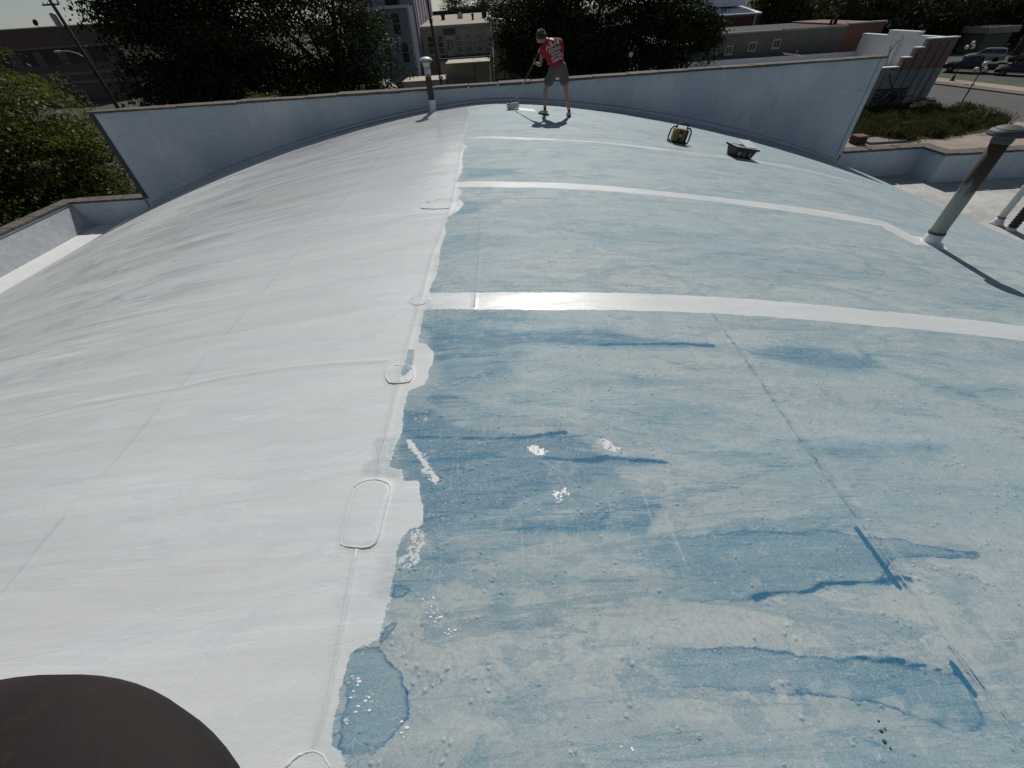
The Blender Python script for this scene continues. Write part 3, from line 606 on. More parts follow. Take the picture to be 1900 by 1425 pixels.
def vent(name, label, x, y, h, r, rc, sleeve, mat, capmat, lean=(0, 0)):
    z = zr(x); t = thing(name, label, 'vent pipe', (x, y, z), 0)
    n = 28
    MB().lathe((0, 0, 0), [(r*1.9, -.10), (r*1.75, .004), (r*1.22, .03), (r*1.13, .06), (r*1.1, sleeve), (r*1.02, sleeve+.004), (r*.98, sleeve-.02)], n).build('painted_sleeve', WH, t, smooth=True)
    MB().tube([(0, 0, sleeve-.04), (0, 0, h*.55), (0, 0, h)], r, n).build('pipe', mat, t, smooth=True)
    MB().lathe((0, 0, sleeve-.006), [(r*1.005, 0), (r*1.13, 0), (r*1.13, .022), (r*1.005, .022)], n).build('clamp_band', DARKTRIM if r > .09 else GALV, t)
    cp = MB().lathe((0, 0, h-.01), [(r*1.12, -.03), (r*1.12, .035), (rc*.84, .055), (rc, .062), (rc, .085), (rc*.98, .09), (rc*.94, .088), (rc*.97, .10), (rc*.93, .118), (rc*.80, .135), (rc*.76, .133), (rc*.74, .142), (rc*.5, .162), (rc*.2, .172), (.0001, .175)], 36).build('cap', capmat, t, smooth=False)
    cp.data.shade_smooth(); cp.data.set_sharp_from_angle(angle=.6)
    MB().lathe((0, 0, h-.01), [(rc*.955, .0885), (rc*.975, .0905), (rc*.975, .0975), (rc*.955, .0995)], 36).build('cap_gap', DARKTRIM, t)
    MB().lathe((0, 0, h-.01), [(rc*.99, .0595), (rc*1.006, .061), (rc*1.006, .082), (rc*.99, .0845)], 36).build('cap_rim', DARKTRIM, t)
    MB().lathe((0, 0, h-.01), [(r*1.125, .0), (r*1.16, .004), (r*1.16, .02), (r*1.125, .024)], 28).build('collar_ring', capmat, t)
    return t
vent('vent_pipe', 'slim rusty vent pipe with white cap standing near the gable wall beside the roller', -1.90, 14.12, 1.08, .085, .185, .28, rustmat('rust_thin', 1.1, .62, (.5, .5, .48), (.6, .6, .58)), CAPW)
P2 = vent('vent_pipe', 'tall leaning grey vent pipe rusty below its ribbed cap on the blue side', 6.69, 5.80, 1.42, .098, .20, .16, rustmat('rust_tall', .40, 1.15, (.21, .225, .22), (.29, .295, .28)), GALV)
# little coupling on the side of the thin pipe
def gooseneck(x, y, z):
    t = thing('gooseneck_vent', 'white gooseneck vent pipe rising from the low flat roof at the right edge', 'vent pipe', (x, y, z))
    MB().lathe((0, 0, 0), [(.15, .002), (.125, .05), (.10, .12), (.088, .17)], 20).build('painted_flashing', WH, t, smooth=True)
    pts = [(0, 0, .1), (0, 0, .95), (.05, 0, 1.06), (.16, 0, 1.12), (.50, .02, 1.13), (.6, .03, 1.09), (.64, .03, .9)]
    MB().tube(pts, .075, 18).build('pipe', CAPW, t, smooth=True)
    MB().lathe((0, 0, .17), [(.076, 0), (.09, 0), (.09, .02), (.076, .02)], 18).build('clamp_band', DARKTRIM, t)
gooseneck(13.33, 10.25, FLOORZ)
t = thing('ribbed_vent', 'black ribbed vent hose standing beside the white gooseneck pipe', 'vent pipe', (13.34, 9.86, FLOORZ))
MB().lathe((0, 0, 0), [(.12, .002), (.105, .03), (.09, .07)], 18).build('painted_flashing', WH, t, smooth=True)
pr = [(.085, .03)]
for i in range(9): pr += [(.088, .08+i*.07), (.102, .10+i*.07), (.102, .125+i*.07), (.086, .14+i*.07)]
MB().lathe((0, 0, 0), pr, 20).build('ribbed_pipe', paint('black_rubber', (.02, .02, .022), .3, .5), t)

# round dark cap beside the camera
m = NT('dark_brown_metal'); a = m.noise((3, 3, 3), 5, .6); b = m.noise((45, 14, 40), 4, .7)
c = m.mix(m.ramp(a, .35, .7), (.020, .0175, .018), (.028, .023, .022)); c = m.mix(m.ramp(b, .55, .75, 0, .5), c, (.036, .030, .028)); d_ = m.noise((150, 150, 150), 2, .6); c = m.mix(m.ramp(d_, .66, .74, 0, .35), c, (.055, .05, .048)); e_ = m.noise((7, 7, 7), 6, .7, 1.0); c = m.mix(m.ramp(e_, .56, .68, 0, .45), c, (.05, .032, .024))
CAPD = m.done(c, .8, m.bump(b, .12, .004), 0, .15)
t = thing('round_vent_hood', 'big dark brown round sheet metal vent hood cut by the bottom left corner', 'vent hood', (-.825, -.385, zr(-.775)))
zt = H0-.75-zr(-.775)
MB().lathe((0, 0, 0), [(.34, -.1), (.30, .0), (.30, zt-.25)], 32).build('duct', GALV, t, smooth=True)
cap = MB().lathe((0, 0, zt), [(.52, -.14), (.556, -.12), (.565, -.06), (.558, -.022), (.53, .002), (.46, .016), (.36, .028), (.2, .05), (.0001, .055)], 96).build('dome_cap', CAPD, t, smooth=True)
cap.data.set_sharp_from_angle(angle=.9)
for k in range(5):
    an = math.radians(-22+k*72); r = .49
    MB().sphere((r*math.cos(an), r*math.sin(an), zt+.011), 1, 10, 6, (.006, .006, .0035)).build('rivet', CAPD, cap)
sc = MB()
for i in range(4): sc.box((.0+i*.009, .47-.004*i, zt+.024-.0015*i), (.004, .028, .0012), -.7)
sc.build('scratch', paint('bare_metal_scratch', (.3, .28, .28), .1, .5), cap)

# ------------------------------------------------------------------ jobsite radio and roller tray
def on_roof(x, y): 
    e = .05; n = Vector((-(zr(x+e)-zr(x-e))/(2*e), 0, 1)).normalized()
    return n
YEL = paint('tool_yellow', (.22, .145, .015), .2, .5, 8); BLK = paint('tool_black', (.018, .018, .02), .2, .55, 8); GRYL = paint('tool_grey', (.35, .35, .34), .1, .5)
def place(t, x, y, rz, dz=0):
    n = on_roof(x, y); q = Vector((0, 0, 1)).rotation_difference(n); M = q.to_matrix() @ Matrix.Rotation(rz, 3, 'Z')
    t.location = (x, y, zr(x)+dz); t.rotation_euler = M.to_euler()
t = thing('jobsite_radio', 'yellow and black jobsite radio in a roll cage on the blue roof', 'radio')
MB().bb(-.165, .165, -.10, .10, .035, .285).build('body', YEL, t, bevel=.03)
MB().bb(-.05, .035, -.112, -.09, .05, .275).build('control_panel', BLK, t, bevel=.008)
MB().bb(-.035, .02, -.118, -.108, .135, .19).build('display', GRYL, t, bevel=.004)
for s in (-1, 1): MB().bb(s*.128-.03, s*.128+.03, -.113, -.095, .05, .27).build('speaker_grille', YEL if s < 0 else BLK, t, bevel=.008)
for s in (-1, 1):
    MB().tube([(s*.12, 0, .31), (s*.19, 0, .31), (s*.235, -.01, .25), (s*.245, -.01, .1), (s*.235, -.01, .02), (s*.16, 0, .012)], .017, 10).build('cage_bar', BLK, t, smooth=True)
MB().tube([(-.12, 0, .29), (-.12, 0, .36), (-.10, 0, .385), (.10, 0, .385), (.12, 0, .36), (.12, 0, .29)], .015, 10).build('handle', BLK, t, smooth=True)
MB().bb(-.19, .19, -.11, .11, 0, .045).build('base', BLK, t, bevel=.012)
place(t, 4.19, 10.55, math.radians(-8))
t = thing('roller_tray', 'black tub with flared rim and white paint crusted inside on the blue roof', 'paint tray')
a, b, h = .27, .20, .20
tub = MB(); wl = .022
P = lambda s, z: [(-a*s, -b*s, z), (a*s, -b*s, z), (a*s, b*s, z), (-a*s, b*s, z)]
rings = [P(.78, 0), P(1, h), P(1.10, h+.004), P(1.10, h-.02), P(1.12, h-.02), P(1.12, h+.016), P(.94, h+.016), P(.9, h-.01), P(.74, .03)]
vs = [v for r in rings for v in r]; fs = [(3, 2, 1, 0)]
for i in range(len(rings)-1):
    for k in range(4): fs.append((i*4+k, i*4+(k+1) % 4, i*4+4+(k+1) % 4, i*4+4+k))
fs.append(tuple(range(len(vs)-4, len(vs))))
tub.add(vs, fs); tub.build('tub', BLK, t)
ins = MB(); z1 = h+.0185
vs = P(1.10, z1)+P(.93, z1)+P(.72, .036); fs = [(k, (k+1) % 4, 4+(k+1) % 4, 4+k) for k in range(4)]+[(4+k, 4+(k+1) % 4, 8+(k+1) % 4, 8+k) for k in range(4)]+[(8, 9, 10, 11)]
ins.add(vs, fs).build('paint_crust', paint('crusted_white', (.74, .75, .76), .1, .4, 6, .4), t)
MB().box((-.02, -b*.87-.012, .10), (.10, .004, .11), 0, Matrix.Rotation(-.21, 3, 'X')).build('label', paint('label_green', (.05, .13, .06), .3, .5), t)
MB().box((-.15, -b*.87-.013, .10), (.09, .004, .10), 0, Matrix.Rotation(-.21, 3, 'X')).build('label', paint('label_ochre', (.34, .27, .08), .3, .5), t)
MB().box((.13, -b*.87-.013, .10), (.03, .004, .12), 0, Matrix.Rotation(-.21, 3, 'X')).build('label', GRYL, t)
MB().box((.10, .03, h+.065), (.34, .36, .006), .10, Matrix.Rotation(.22, 3, 'X')).build('painted_lid', paint('crusted_white', (.74, .75, .76)), t)
MB().box((-.13, .0, h+.006), (.22, .33, .006), 0, Matrix.Rotation(-.12, 3, 'Y')).build('grid_panel', paint('grid_grey', (.22, .24, .26), .1, .4), t)
place(t, 5.50, 10.05, math.radians(6))

# ------------------------------------------------------------------ the worker
PX, PY = 1.53, 12.33
pz0 = zr(1.5)
per = thing('person', 'person in a red printed shirt and grey shorts bending to push a white roller', 'person', (PX, PY, pz0))
SKIN = paint('skin', (.30, .17, .12), .12, .55, 20, .1); SHIRT = paint('red_shirt', (.30, .012, .025), .2, .85, 12, .4)
SHORT = paint('grey_shorts', (.095, .09, .075), .2, .85, 12, .4); HAIR = paint('brown_hair', (.05, .034, .022), .4, .6, 40, .8)
SHOE = paint('pale_shoe', (.42, .41, .38), .25, .7, 30); SOCK = paint('black_sock', (.02, .02, .022), .2, .8); INK = paint('shirt_print', (.62, .58, .58), .1, .7); INKD = paint('shirt_print_dark', (.02, .02, .05), .1, .8)
def skin_mesh(name, verts, edges, mat, parent, sub=2, root=0, label=None):
    me = bpy.data.meshes.new(name); off = parent.location
    me.from_pydata([tuple(Vector(v[:3])-off) for v in verts], edges, [])
    o = bpy.data.objects.new(name, me); COL.objects.link(o)
    md = o.modifiers.new('s', 'SKIN'); md.use_smooth_shade = True
    for i, v in enumerate(verts):
        r = v[3]; d = me.skin_vertices[0].data[i]; d.radius = (r if not hasattr(r, '__len__') else r[0], r if not hasattr(r, '__len__') else r[1]); d.use_root = (i == root)
    sb = o.modifiers.new('u', 'SUBSURF'); sb.levels = sub; sb.render_levels = sub
    dg = bpy.context.evaluated_depsgraph_get(); ev = o.evaluated_get(dg); nm = bpy.data.meshes.new_from_object(ev)
    o.modifiers.clear(); o.data = nm; nm.name = name
    nm.materials.clear(); nm.materials.append(mat); nm.shade_smooth(); o.parent = parent
    return o
V = lambda *a: a
zL, zR = zr(1.24), zr(1.88)
hipL, hipR = (1.42, 12.32, 8.27), (1.65, 12.29, 8.28)
knL, knR = (1.24, 12.40, 7.83), (1.765, 12.33, 7.81)
anL, anR = (1.245, 12.46, zL+.10), (1.88, 12.43, zR+.10)
shL, shR = (1.20, 12.51, 8.68), (1.58, 12.44, 8.77)
elL, elR = (1.12, 12.47, 8.36), (1.42, 12.72, 8.50)
wrL, wrR = (1.02, 12.66, 8.39), (1.19, 12.80, 8.56)
B = [V(1.535, 12.305, 8.33, (.145, .12)), V(1.50, 12.33, 8.44, (.135, .105)), V(1.44, 12.38, 8.60, (.15, .115)), V(1.39, 12.44, 8.74, (.13, .10)), V(1.34, 12.47, 8.79, .075), V(1.265, 12.53, 8.81, .060),
     V(1.175, 12.60, 8.805, .088), V(1.135, 12.625, 8.87, .102), V(1.14, 12.61, 8.92, .082),
     V(*hipL, .095), V(1.32, 12.36, 8.06, .082), V(*knL, .057), V(1.235, 12.415, 7.68, .057), V(*anL, .036), V(1.21, 12.52, zL+.045, .04), V(1.13, 12.60, zL+.035, .03),
     V(*hipR, .095), V(1.715, 12.305, 8.06, .082), V(*knR, .057), V(1.80, 12.36, 7.66, .057), V(*anR, .036), V(1.885, 12.50, zR+.045, .04), V(1.88, 12.62, zR+.035, .03),
     V(*shL, .072), V(1.15, 12.49, 8.52, .05), V(*elL, .043), V(1.08, 12.55, 8.365, .042), V(*wrL, .029), V(.995, 12.70, 8.40, .036),
     V(*shR, .072), V(1.51, 12.58, 8.62, .05), V(*elR, .043), V(1.31, 12.76, 8.53, .04), V(*wrR, .029), V(1.155, 12.815, 8.575, .036),
     V(1.105, 12.70, 8.80, .045), V(1.08, 12.725, 8.845, .022)]
E_ = [(0, 1), (1, 2), (2, 3), (3, 4), (4, 5), (5, 6), (6, 7), (7, 8), (0, 9), (9, 10), (10, 11), (11, 12), (12, 13), (13, 14), (14, 15), (0, 16), (16, 17), (17, 18), (18, 19), (19, 20), (20, 21), (21, 22),
      (3, 23), (23, 24), (24, 25), (25, 26), (26, 27), (27, 28), (3, 29), (29, 30), (30, 31), (31, 32), (32, 33), (33, 34), (6, 35), (35, 36)]
# fingers and thumbs closed round the pole
pad = Vector((.43, 13.16, zr(.43)+.10)); hand = Vector((.985, 12.725, 8.405)); pdir = (hand-pad).normalized()
def fingers(c, side, base):
    u = pdir; w = u.cross(Vector((0, 0, 1))).normalized(); n = u.cross(w)
    for i, (l, o_) in enumerate(((1, .030), (1.08, .010), (1.0, -.012), (.82, -.032))):
        k = len(B)
        for j, an in enumerate((20, 100, 190, 270)):
            q = c+u*o_+(w*math.cos(math.radians(an))*side+n*math.sin(math.radians(an)))*.026*l
            B.append(V(*q, .0095-.001*j))
        E_.extend([(base, k), (k, k+1), (k+1, k+2), (k+2, k+3)])
    k = len(B)
    for an, o_ in ((-20, .05), (-95, .055), (-150, .05)):
        q = c+u*o_+(w*math.cos(math.radians(an))*side+n*math.sin(math.radians(an)))*.026
        B.append(V(*q, .0105))
    E_.extend([(base, k), (k, k+1), (k+1, k+2)])
fingers(hand, 1, 28)
hand2 = hand+pdir*.27; 
B[34] = V(*(hand2+Vector((.03, .0, -.005))), .036); B[33] = V(*(hand2+Vector((.07, .0, -.02))), .029)
fingers(hand2, -1, 34)
body = skin_mesh('body', B, E_, SKIN, per, 2)
T = [V(1.545, 12.30, 8.27, (.205, .165)), V(1.515, 12.32, 8.42, (.188, .152)), V(1.45, 12.38, 8.59, (.198, .155)), V(1.395, 12.44, 8.73, (.155, .125)), V(1.30, 12.495, 8.812, .074),
     V(*shL, .092), V(1.15, 12.49, 8.51, .088), V(*shR, .092), V(1.525, 12.55, 8.62, .085)]
shirt = skin_mesh('shirt', T, [(0, 1), (1, 2), (2, 3), (3, 4), (3, 5), (5, 6), (3, 7), (7, 8)], SHIRT, per, 2, 2)
R_ = [V(1.535, 12.305, 8.33, (.178, .150)), V(1.435, 12.315, 8.24, .128), V(1.325, 12.35, 8.05, .128), V(1.285, 12.365, 7.95, .134), V(1.645, 12.29, 8.25, .128), V(1.715, 12.305, 8.05, .128), V(1.745, 12.31, 7.95, .134), V(1.53, 12.31, 8.44, (.165, .135))]
shorts = skin_mesh('shorts', R_, [(0, 1), (1, 2), (2, 3), (0, 4), (4, 5), (5, 6), (0, 7)], SHORT, per, 2)
def folds(o, amp, fx, fz):
    me = o.data; ns = [v.normal.copy() for v in me.vertices]
    for v, n_ in zip(me.vertices, ns):
        c = v.co; a_ = math.sin(c.x*fx+c.z*fz+2*math.sin(c.y*17+c.z*9))+.6*math.sin(c.z*fz*1.9-c.x*fx*1.3+c.y*23)
        v.co = c+n_*amp*a_
    me.update()
folds(shirt, .0055, 22, 38); folds(shorts, .006, 30, 26)
for an, z_, dirn in ((anL, zL, Vector((-.75, .65, 0)).normalized()), (anR, zR, Vector((-.05, 1, 0)).normalized())):
    a_ = Vector((an[0], an[1], z_)); 
    ux = dirn
    sh = skin_mesh('shoe', [V(*(a_-ux*.07+Vector((0, 0, .055))), .048), V(*(a_+Vector((0, 0, .075))), .056), V(*(a_+ux*.09+Vector((0, 0, .055))), .052), V(*(a_+ux*.17+Vector((0, 0, .04))), .042), V(*(a_+ux*.205+Vector((0, 0, .035))), .028)], [(0, 1), (1, 2), (2, 3), (3, 4)], SHOE, per, 2, 1)
    sl_ = MB(); prof = [(-.115, -.035), (-.125, 0), (-.115, .035), (0, .045), (.10, .05), (.19, .04), (.235, 0), (.19, -.042), (.1, -.05), (0, -.045)]
    uy = Vector((-ux.y, ux.x, 0)); off = Vector(per.location)
    sl_.add([tuple(a_+ux*p+uy*q+Vector((0, 0, zz))-off) for zz in (.002, .03) for p, q in prof], [tuple(range(10)), tuple(range(19, 9, -1))]+[(i, (i+1) % 10, (i+1) % 10+10, i+10) for i in range(10)])
    sl_.build('sole', paint('dark_sole', (.03, .03, .03), .2, .7), sh)
    skin_mesh('sock', [V(an[0], an[1], z_+.085, .046), V(an[0]-.004, an[1]-.01, z_+.15, .044), V(an[0]-.006, an[1]-.015, z_+.175, .046)], [(0, 1), (1, 2)], SOCK, per, 1)
# head details: hair cap, ear, nose is part of the body skin
hb = MB(); random.seed(4); hc = Vector((1.147, 12.595, 8.892))-Vector(per.location)
for i in range(150):
    d = Vector((random.gauss(0, 1), random.gauss(0, 1), random.gauss(.55, .8))).normalized()
    if d.z < -.05 and d.y > -.1: continue
    if d.z < -.62: continue
    face = Vector((-.5, .8, -.35)).normalized()
    if d.dot(face) > .48: continue
    p = hc+Vector((d.x*.112, d.y*.116, d.z*.108)); s = random.uniform(.018, .030)
    hb.sphere(p, s, 7, 5, (random.uniform(.8, 1.3), random.uniform(.8, 1.3), random.uniform(.7, 1.2)))
hb.build('hair', HAIR, per, smooth=True)
eb = MB(); eb.sphere(Vector((1.045, 12.575, 8.85))-Vector(per.location), 1, 10, 6, (.012, .026, .034)); eb.build('ear', SKIN, per, smooth=True)
for s_ in (0, 1):
    q = Vector((1.095, 12.725, 8.87)) if s_ == 0 else Vector((1.15, 12.722, 8.87))
    MB().sphere(q-Vector(per.location), .011, 8, 6).build('eye', BLK, per, smooth=True)
# printing on the back of the shirt, wrapped to the cloth
from mathutils.bvhtree import BVHTree
bvh = BVHTree.FromPolygons([v.co.copy() for v in shirt.data.vertices], [tuple(p.vertices) for p in shirt.data.polygons])
off = Vector(per.location)
up_ = (Vector((1.39, 12.42, 8.76))-Vector((1.53, 12.28, 8.38))).normalized(); rt = (Vector((shR[0], shR[1]-.02, shR[2]+.05))-Vector(shL)).normalized(); rt = (rt-up_*rt.dot(up_)).normalized(); nb = rt.cross(up_).normalized()
if nb.y > 0: nb = -nb
org = Vector((1.445, 12.30, 8.63))-off
def print_on(txt, size, u, v, mat, name, wd=0):
    if txt:
        cu = bpy.data.curves.new(name, 'FONT'); cu.body = txt; cu.size = size; cu.align_x = 'CENTER'; cu.offset = .0018
        o = bpy.data.objects.new(name, cu); COL.objects.link(o); dg = bpy.context.evaluated_depsgraph_get()
        me = bpy.data.meshes.new_from_object(o.evaluated_get(dg)); bpy.data.objects.remove(o)
    else:
        me = bpy.data.meshes.new(name); n = 14
        me.from_pydata([(-wd/2+wd*i/n, j*size, 0) for j in (0, 1) for i in range(n+1)], [], [(i, i+1, i+n+2, i+n+1) for i in range(n)])
    bm = bmesh.new(); bm.from_mesh(me); bmesh.ops.triangulate(bm, faces=bm.faces)
    bmesh.ops.subdivide_edges(bm, edges=[e for e in bm.edges if e.calc_length() > .02], cuts=1)
    for w in bm.verts:
        p = org+rt*(w.co.x+u)+up_*(w.co.y+v)+nb*.4
        hit = bvh.ray_cast(p, -nb)
        w.co = hit[0]+nb*(.006 if txt else .004) if hit[0] else p-nb*.4
    bm.to_mesh(me); bm.free(); me.materials.clear(); me.materials.append(mat)
    o = bpy.data.objects.new(name, me); COL.objects.link(o); o.parent = per; return o
print_on('A&M', .165, -.015, .065, INK, 'printed_lettering')
print_on('', .016, -.01, .046, INKD, 'printed_bar', .29)
print_on('', .012, -.01, .030, INK, 'printed_bar', .29)
for i, w_ in enumerate(('ROOFING', 'SIDING', 'GUTTERS', '& MORE')): print_on(w_, .064, .02, -.025-.066*i, INK, 'printed_lettering')
# roller on its pole
ro = thing('paint_roller', 'wide white roller head on a long pole held by the worker', 'paint roller', tuple(pad))
L = lambda p: Vector(p)-pad
MB().tube([L(pad+pdir*.16), L(pad+pdir*.75)], .016, 12).build('pole', GRYL, ro, smooth=True)
MB().tube([L(pad+pdir*.72), L(pad+pdir*.80)], .019, 12).build('ferrule', BLK, ro, smooth=True)
MB().tube([L(pad+pdir*.78), L(hand+pdir*.36)], .019, 12).build('handle', BLK, ro, smooth=True)
ax = Vector((.93, .36, 0)).normalized(); rl = .16
cz = Vector((0, 0, -.10+.048))
ctr = cz
MB().tube([ctr-ax*rl, ctr-ax*(rl-.01), ctr+ax*(rl-.01), ctr+ax*rl], [.036, .045, .045, .036], 16).build('roller_sleeve', paint('nap_white', (.72, .73, .74), .08, .8, 60, .8), ro, smooth=True)
fw = Vector((.2, -.5, .0)).normalized()
MB().tube([ctr-ax*(rl+.0), ctr-ax*(rl+.03), ctr-ax*(rl+.03)+Vector((0, 0, .06)), pdir*.10-ax*.05, pdir*.17], .007, 8).build('wire_frame', BLK, ro, smooth=True)
MB().tube([ctr+ax*(rl+.0), ctr+ax*(rl+.03), ctr+ax*(rl+.03)+Vector((0, 0, .06)), pdir*.10+ax*.05, pdir*.17], .007, 8).build('wire_frame', BLK, ro, smooth=True)
MB().box(tuple(Vector((0, 0, .02))), (.36, .02, .05), math.atan2(ax.y, ax.x)).build('splash_guard', CAPW, ro, bevel=.005)
# fresh wet dab beside the roller
# ------------------------------------------------------------------ ground, street
def ground_mat():
    m = NT('ground_dirt_grass'); a = m.noise((.12, .12, .12), 6, .6); b = m.noise((2.5, 2.5, 2.5), 5, .7)
    c = m.mix(m.ramp(a, .4, .6), (.055, .052, .045), (.035, .05, .02)); c = m.mix(m.ramp(b, .4, .7, 0, .5), c, (.09, .085, .07))
    return m.done(c, .95, m.bump(b, .5, .05))
def asphalt(name, base):
    m = NT(name); a = m.noise((.25, .25, .25), 6, .65); b = m.noise((18, 18, 18), 4, .7); k = m.noise((.05, 2.5, 1), 4, .6, rot=(0, 0, .19))
    c = m.mix(m.ramp(a, .35, .7), tuple(x*.8 for x in base), tuple(x*1.2 for x in base)); c = m.mix(m.ramp(b, .35, .7, 0, .4), c, tuple(x*1.6 for x in base))
    c = m.mix(m.ramp(k, .6, .75, 0, .4), c, tuple(x*.6 for x in base))
    return m.done(c, .9, m.bump(b, .3, .01))
def sheet(name, poly, z, mat, kind='structure', thick=None, label=None):
    b = MB(); n = len(poly)
    if thick: b.prism(poly, 'z', z-thick, z)
    else: b.add([(x, y, z) for x, y in poly], [tuple(range(n))])
    o = b.build(name, mat); o['kind'] = kind
    return o
g = MB(); R_ = 1400
g.add([(-R_, -R_, -.02), (R_, -R_, -.02), (R_, R_, -.02), (-R_, R_, -.02)], [(0, 1, 2, 3)])
o = g.build('ground', ground_mat()); o['kind'] = 'structure'
ASP = asphalt('asphalt_street', (0.077, 0.075, 0.073)); LOT = asphalt('asphalt_lot', (.045, .045, .047)); PAVE = asphalt('concrete_pavement', (.20, .18, .155)); TANP = asphalt('tan_pavement', (0.276, 0.230, 0.190)); PAVER = asphalt('paver_strip', (.13, .10, .085))
cd = Vector((1.8, -9.5)).normalized()
def along(p, t, off=0): return (p[0]+cd.x*t-cd.y*off, p[1]+cd.y*t+cd.x*off)
c0 = (55.4, 54.4)                                       # on the far kerb line
st_ = lambda o0, o1, t0=-50, t1=45: [along(c0, t0, o0), along(c0, t1, o0), along(c0, t1, o1), along(c0, t0, o1)]
sheet('road', st_(-16, 0), .004, ASP)
sheet('kerb', st_(0, .25), .14, PAVE, thick=.14)
sheet('brick_verge', st_(.254, 1.7), .12, PAVER, thick=.12)
sheet('sidewalk', st_(1.704, 4.2), .125, TANP, thick=.12)
GRASS = paint('grass_verge', (.055, .075, .022), .4, .95, 2.5, .8)
sheet('grass_verge', st_(4.204, 6.5), .13, GRASS, thick=.12)
sheet('car_park', st_(6.504, 34, -60, 30), .010, LOT)
sheet('pavement', [(20, 15), (46, 20), (46.5, 38), (44.5, 40), (44.8, 44.6), (43.2, 45.9), (20, 45.9)], .10, TANP, thick=.1)
LINE = paint('road_line', (.55, .55, .52), .15, .8)
b = MB()
for k in range(6): 
    q = along((45.2, 45.4), -k*2.8-0, 0); b.box((q[0], q[1], .010), (2.6, .10, .003), .08)
o = b.build('parking_lines', LINE); o['kind'] = 'structure'
# kerb around the planted bed
bed = [(30.2, 37.3), (32.4, 35.9), (35.8, 35.6), (40.4, 36.6), (43.4, 38.8), (44.3, 41.0), (44.2, 43.6), (42.4, 45.4), (33, 45.6), (30.2, 43)]
sheet('planting_soil', bed, .13, paint('soil', (.06, .05, .035), .3, .95), thick=.1)

# ------------------------------------------------------------------ foliage
def leaves(name, mat, blobs, n, size, seed=0, parent=None, clump=.0, flat=.35, shell=.55, droop=0.0, wide=.5, blade=False, satellites=0):
    r = np.random.default_rng(seed)
    if satellites:
        ex = []
        for (bx, by, bz, a_, b2, c2) in blobs:
            for _ in range(satellites):
                e = r.normal(size=3); e /= np.linalg.norm(e); f = r.uniform(.25, .45); ex.append((bx+e[0]*a_*.95, by+e[1]*b2*.95, bz+e[2]*c2*.95, a_*f, b2*f, c2*f*.8))
        blobs = list(blobs)+ex
    B_ = np.array(blobs, float); w = (B_[:, 3]*B_[:, 4]*B_[:, 5])**.75; w /= w.sum()
    nc = max(1, n//55)
    k = r.choice(len(B_), nc, p=w)
    d = r.normal(size=(nc, 3)); d /= np.linalg.norm(d, axis=1)[:, None]
    rad = shell+(1-shell)*r.random(nc)**.5; rad = np.where(r.random(nc) < .2, r.random(nc)**.4, rad)*(1+.10*r.normal(size=nc))
    C_ = B_[k, :3]+d*rad[:, None]*B_[k, 3:6]
    cs = clump if clump else size*3.2
    j = r.integers(0, nc, n)
    o_ = r.normal(size=(n, 3))*np.array([cs, cs, cs*.30]); o_[:, 2] -= droop*(o_[:, 0]**2+o_[:, 1]**2)
    P_ = C_[j]+o_
    cn = d*.75+r.normal(size=(nc, 3))*.35; cn[:, 2] += flat+.25
    nrm = cn[j]+r.normal(size=(n, 3))*.42
    nrm /= np.linalg.norm(nrm, axis=1)[:, None]
    a = r.normal(size=(n, 3)); u = np.cross(nrm, a); u /= np.linalg.norm(u, axis=1)[:, None]; v = np.cross(nrm, u)
    if blade:
        u = r.normal(size=(n, 3))*.38; u[:, 2] = 1; u /= np.linalg.norm(u, axis=1)[:, None]; v = np.cross(u, r.normal(size=(n, 3))); v /= np.linalg.norm(v, axis=1)[:, None]; wide = .12
    s = (size*(.45+1.1*r.random(n)**1.6))[:, None]
    q = np.stack([P_-u*s, P_-v*s*wide, P_+u*s, P_+v*s*wide], 1).reshape(-1, 3).astype(np.float32)
    me = bpy.data.meshes.new(name); me.vertices.add(4*n); me.vertices.foreach_set('co', q.ravel())
    me.loops.add(4*n); me.loops.foreach_set('vertex_index', np.arange(4*n, dtype=np.int32))
    me.polygons.add(n); me.polygons.foreach_set('loop_start', np.arange(0, 4*n, 4, dtype=np.int32)); me.polygons.foreach_set('loop_total', np.full(n, 4, np.int32))
    me.update(calc_edges=True)
    t = me.attributes.new('tint', 'FLOAT', 'POINT'); tv = np.clip(.5+.22*r.normal(size=nc)[j]+.18*r.normal(size=n), 0, 1)
    t.data.foreach_set('value', np.repeat(tv, 4).astype(np.float32))
    me.materials.append(mat); o = bpy.data.objects.new(name, me); COL.objects.link(o)
    if parent: o.parent = parent
    return o
BARK = paint('bark', (.045, .035, .028), .35, .95, 6, .9, stretch=(1, 1, .2))
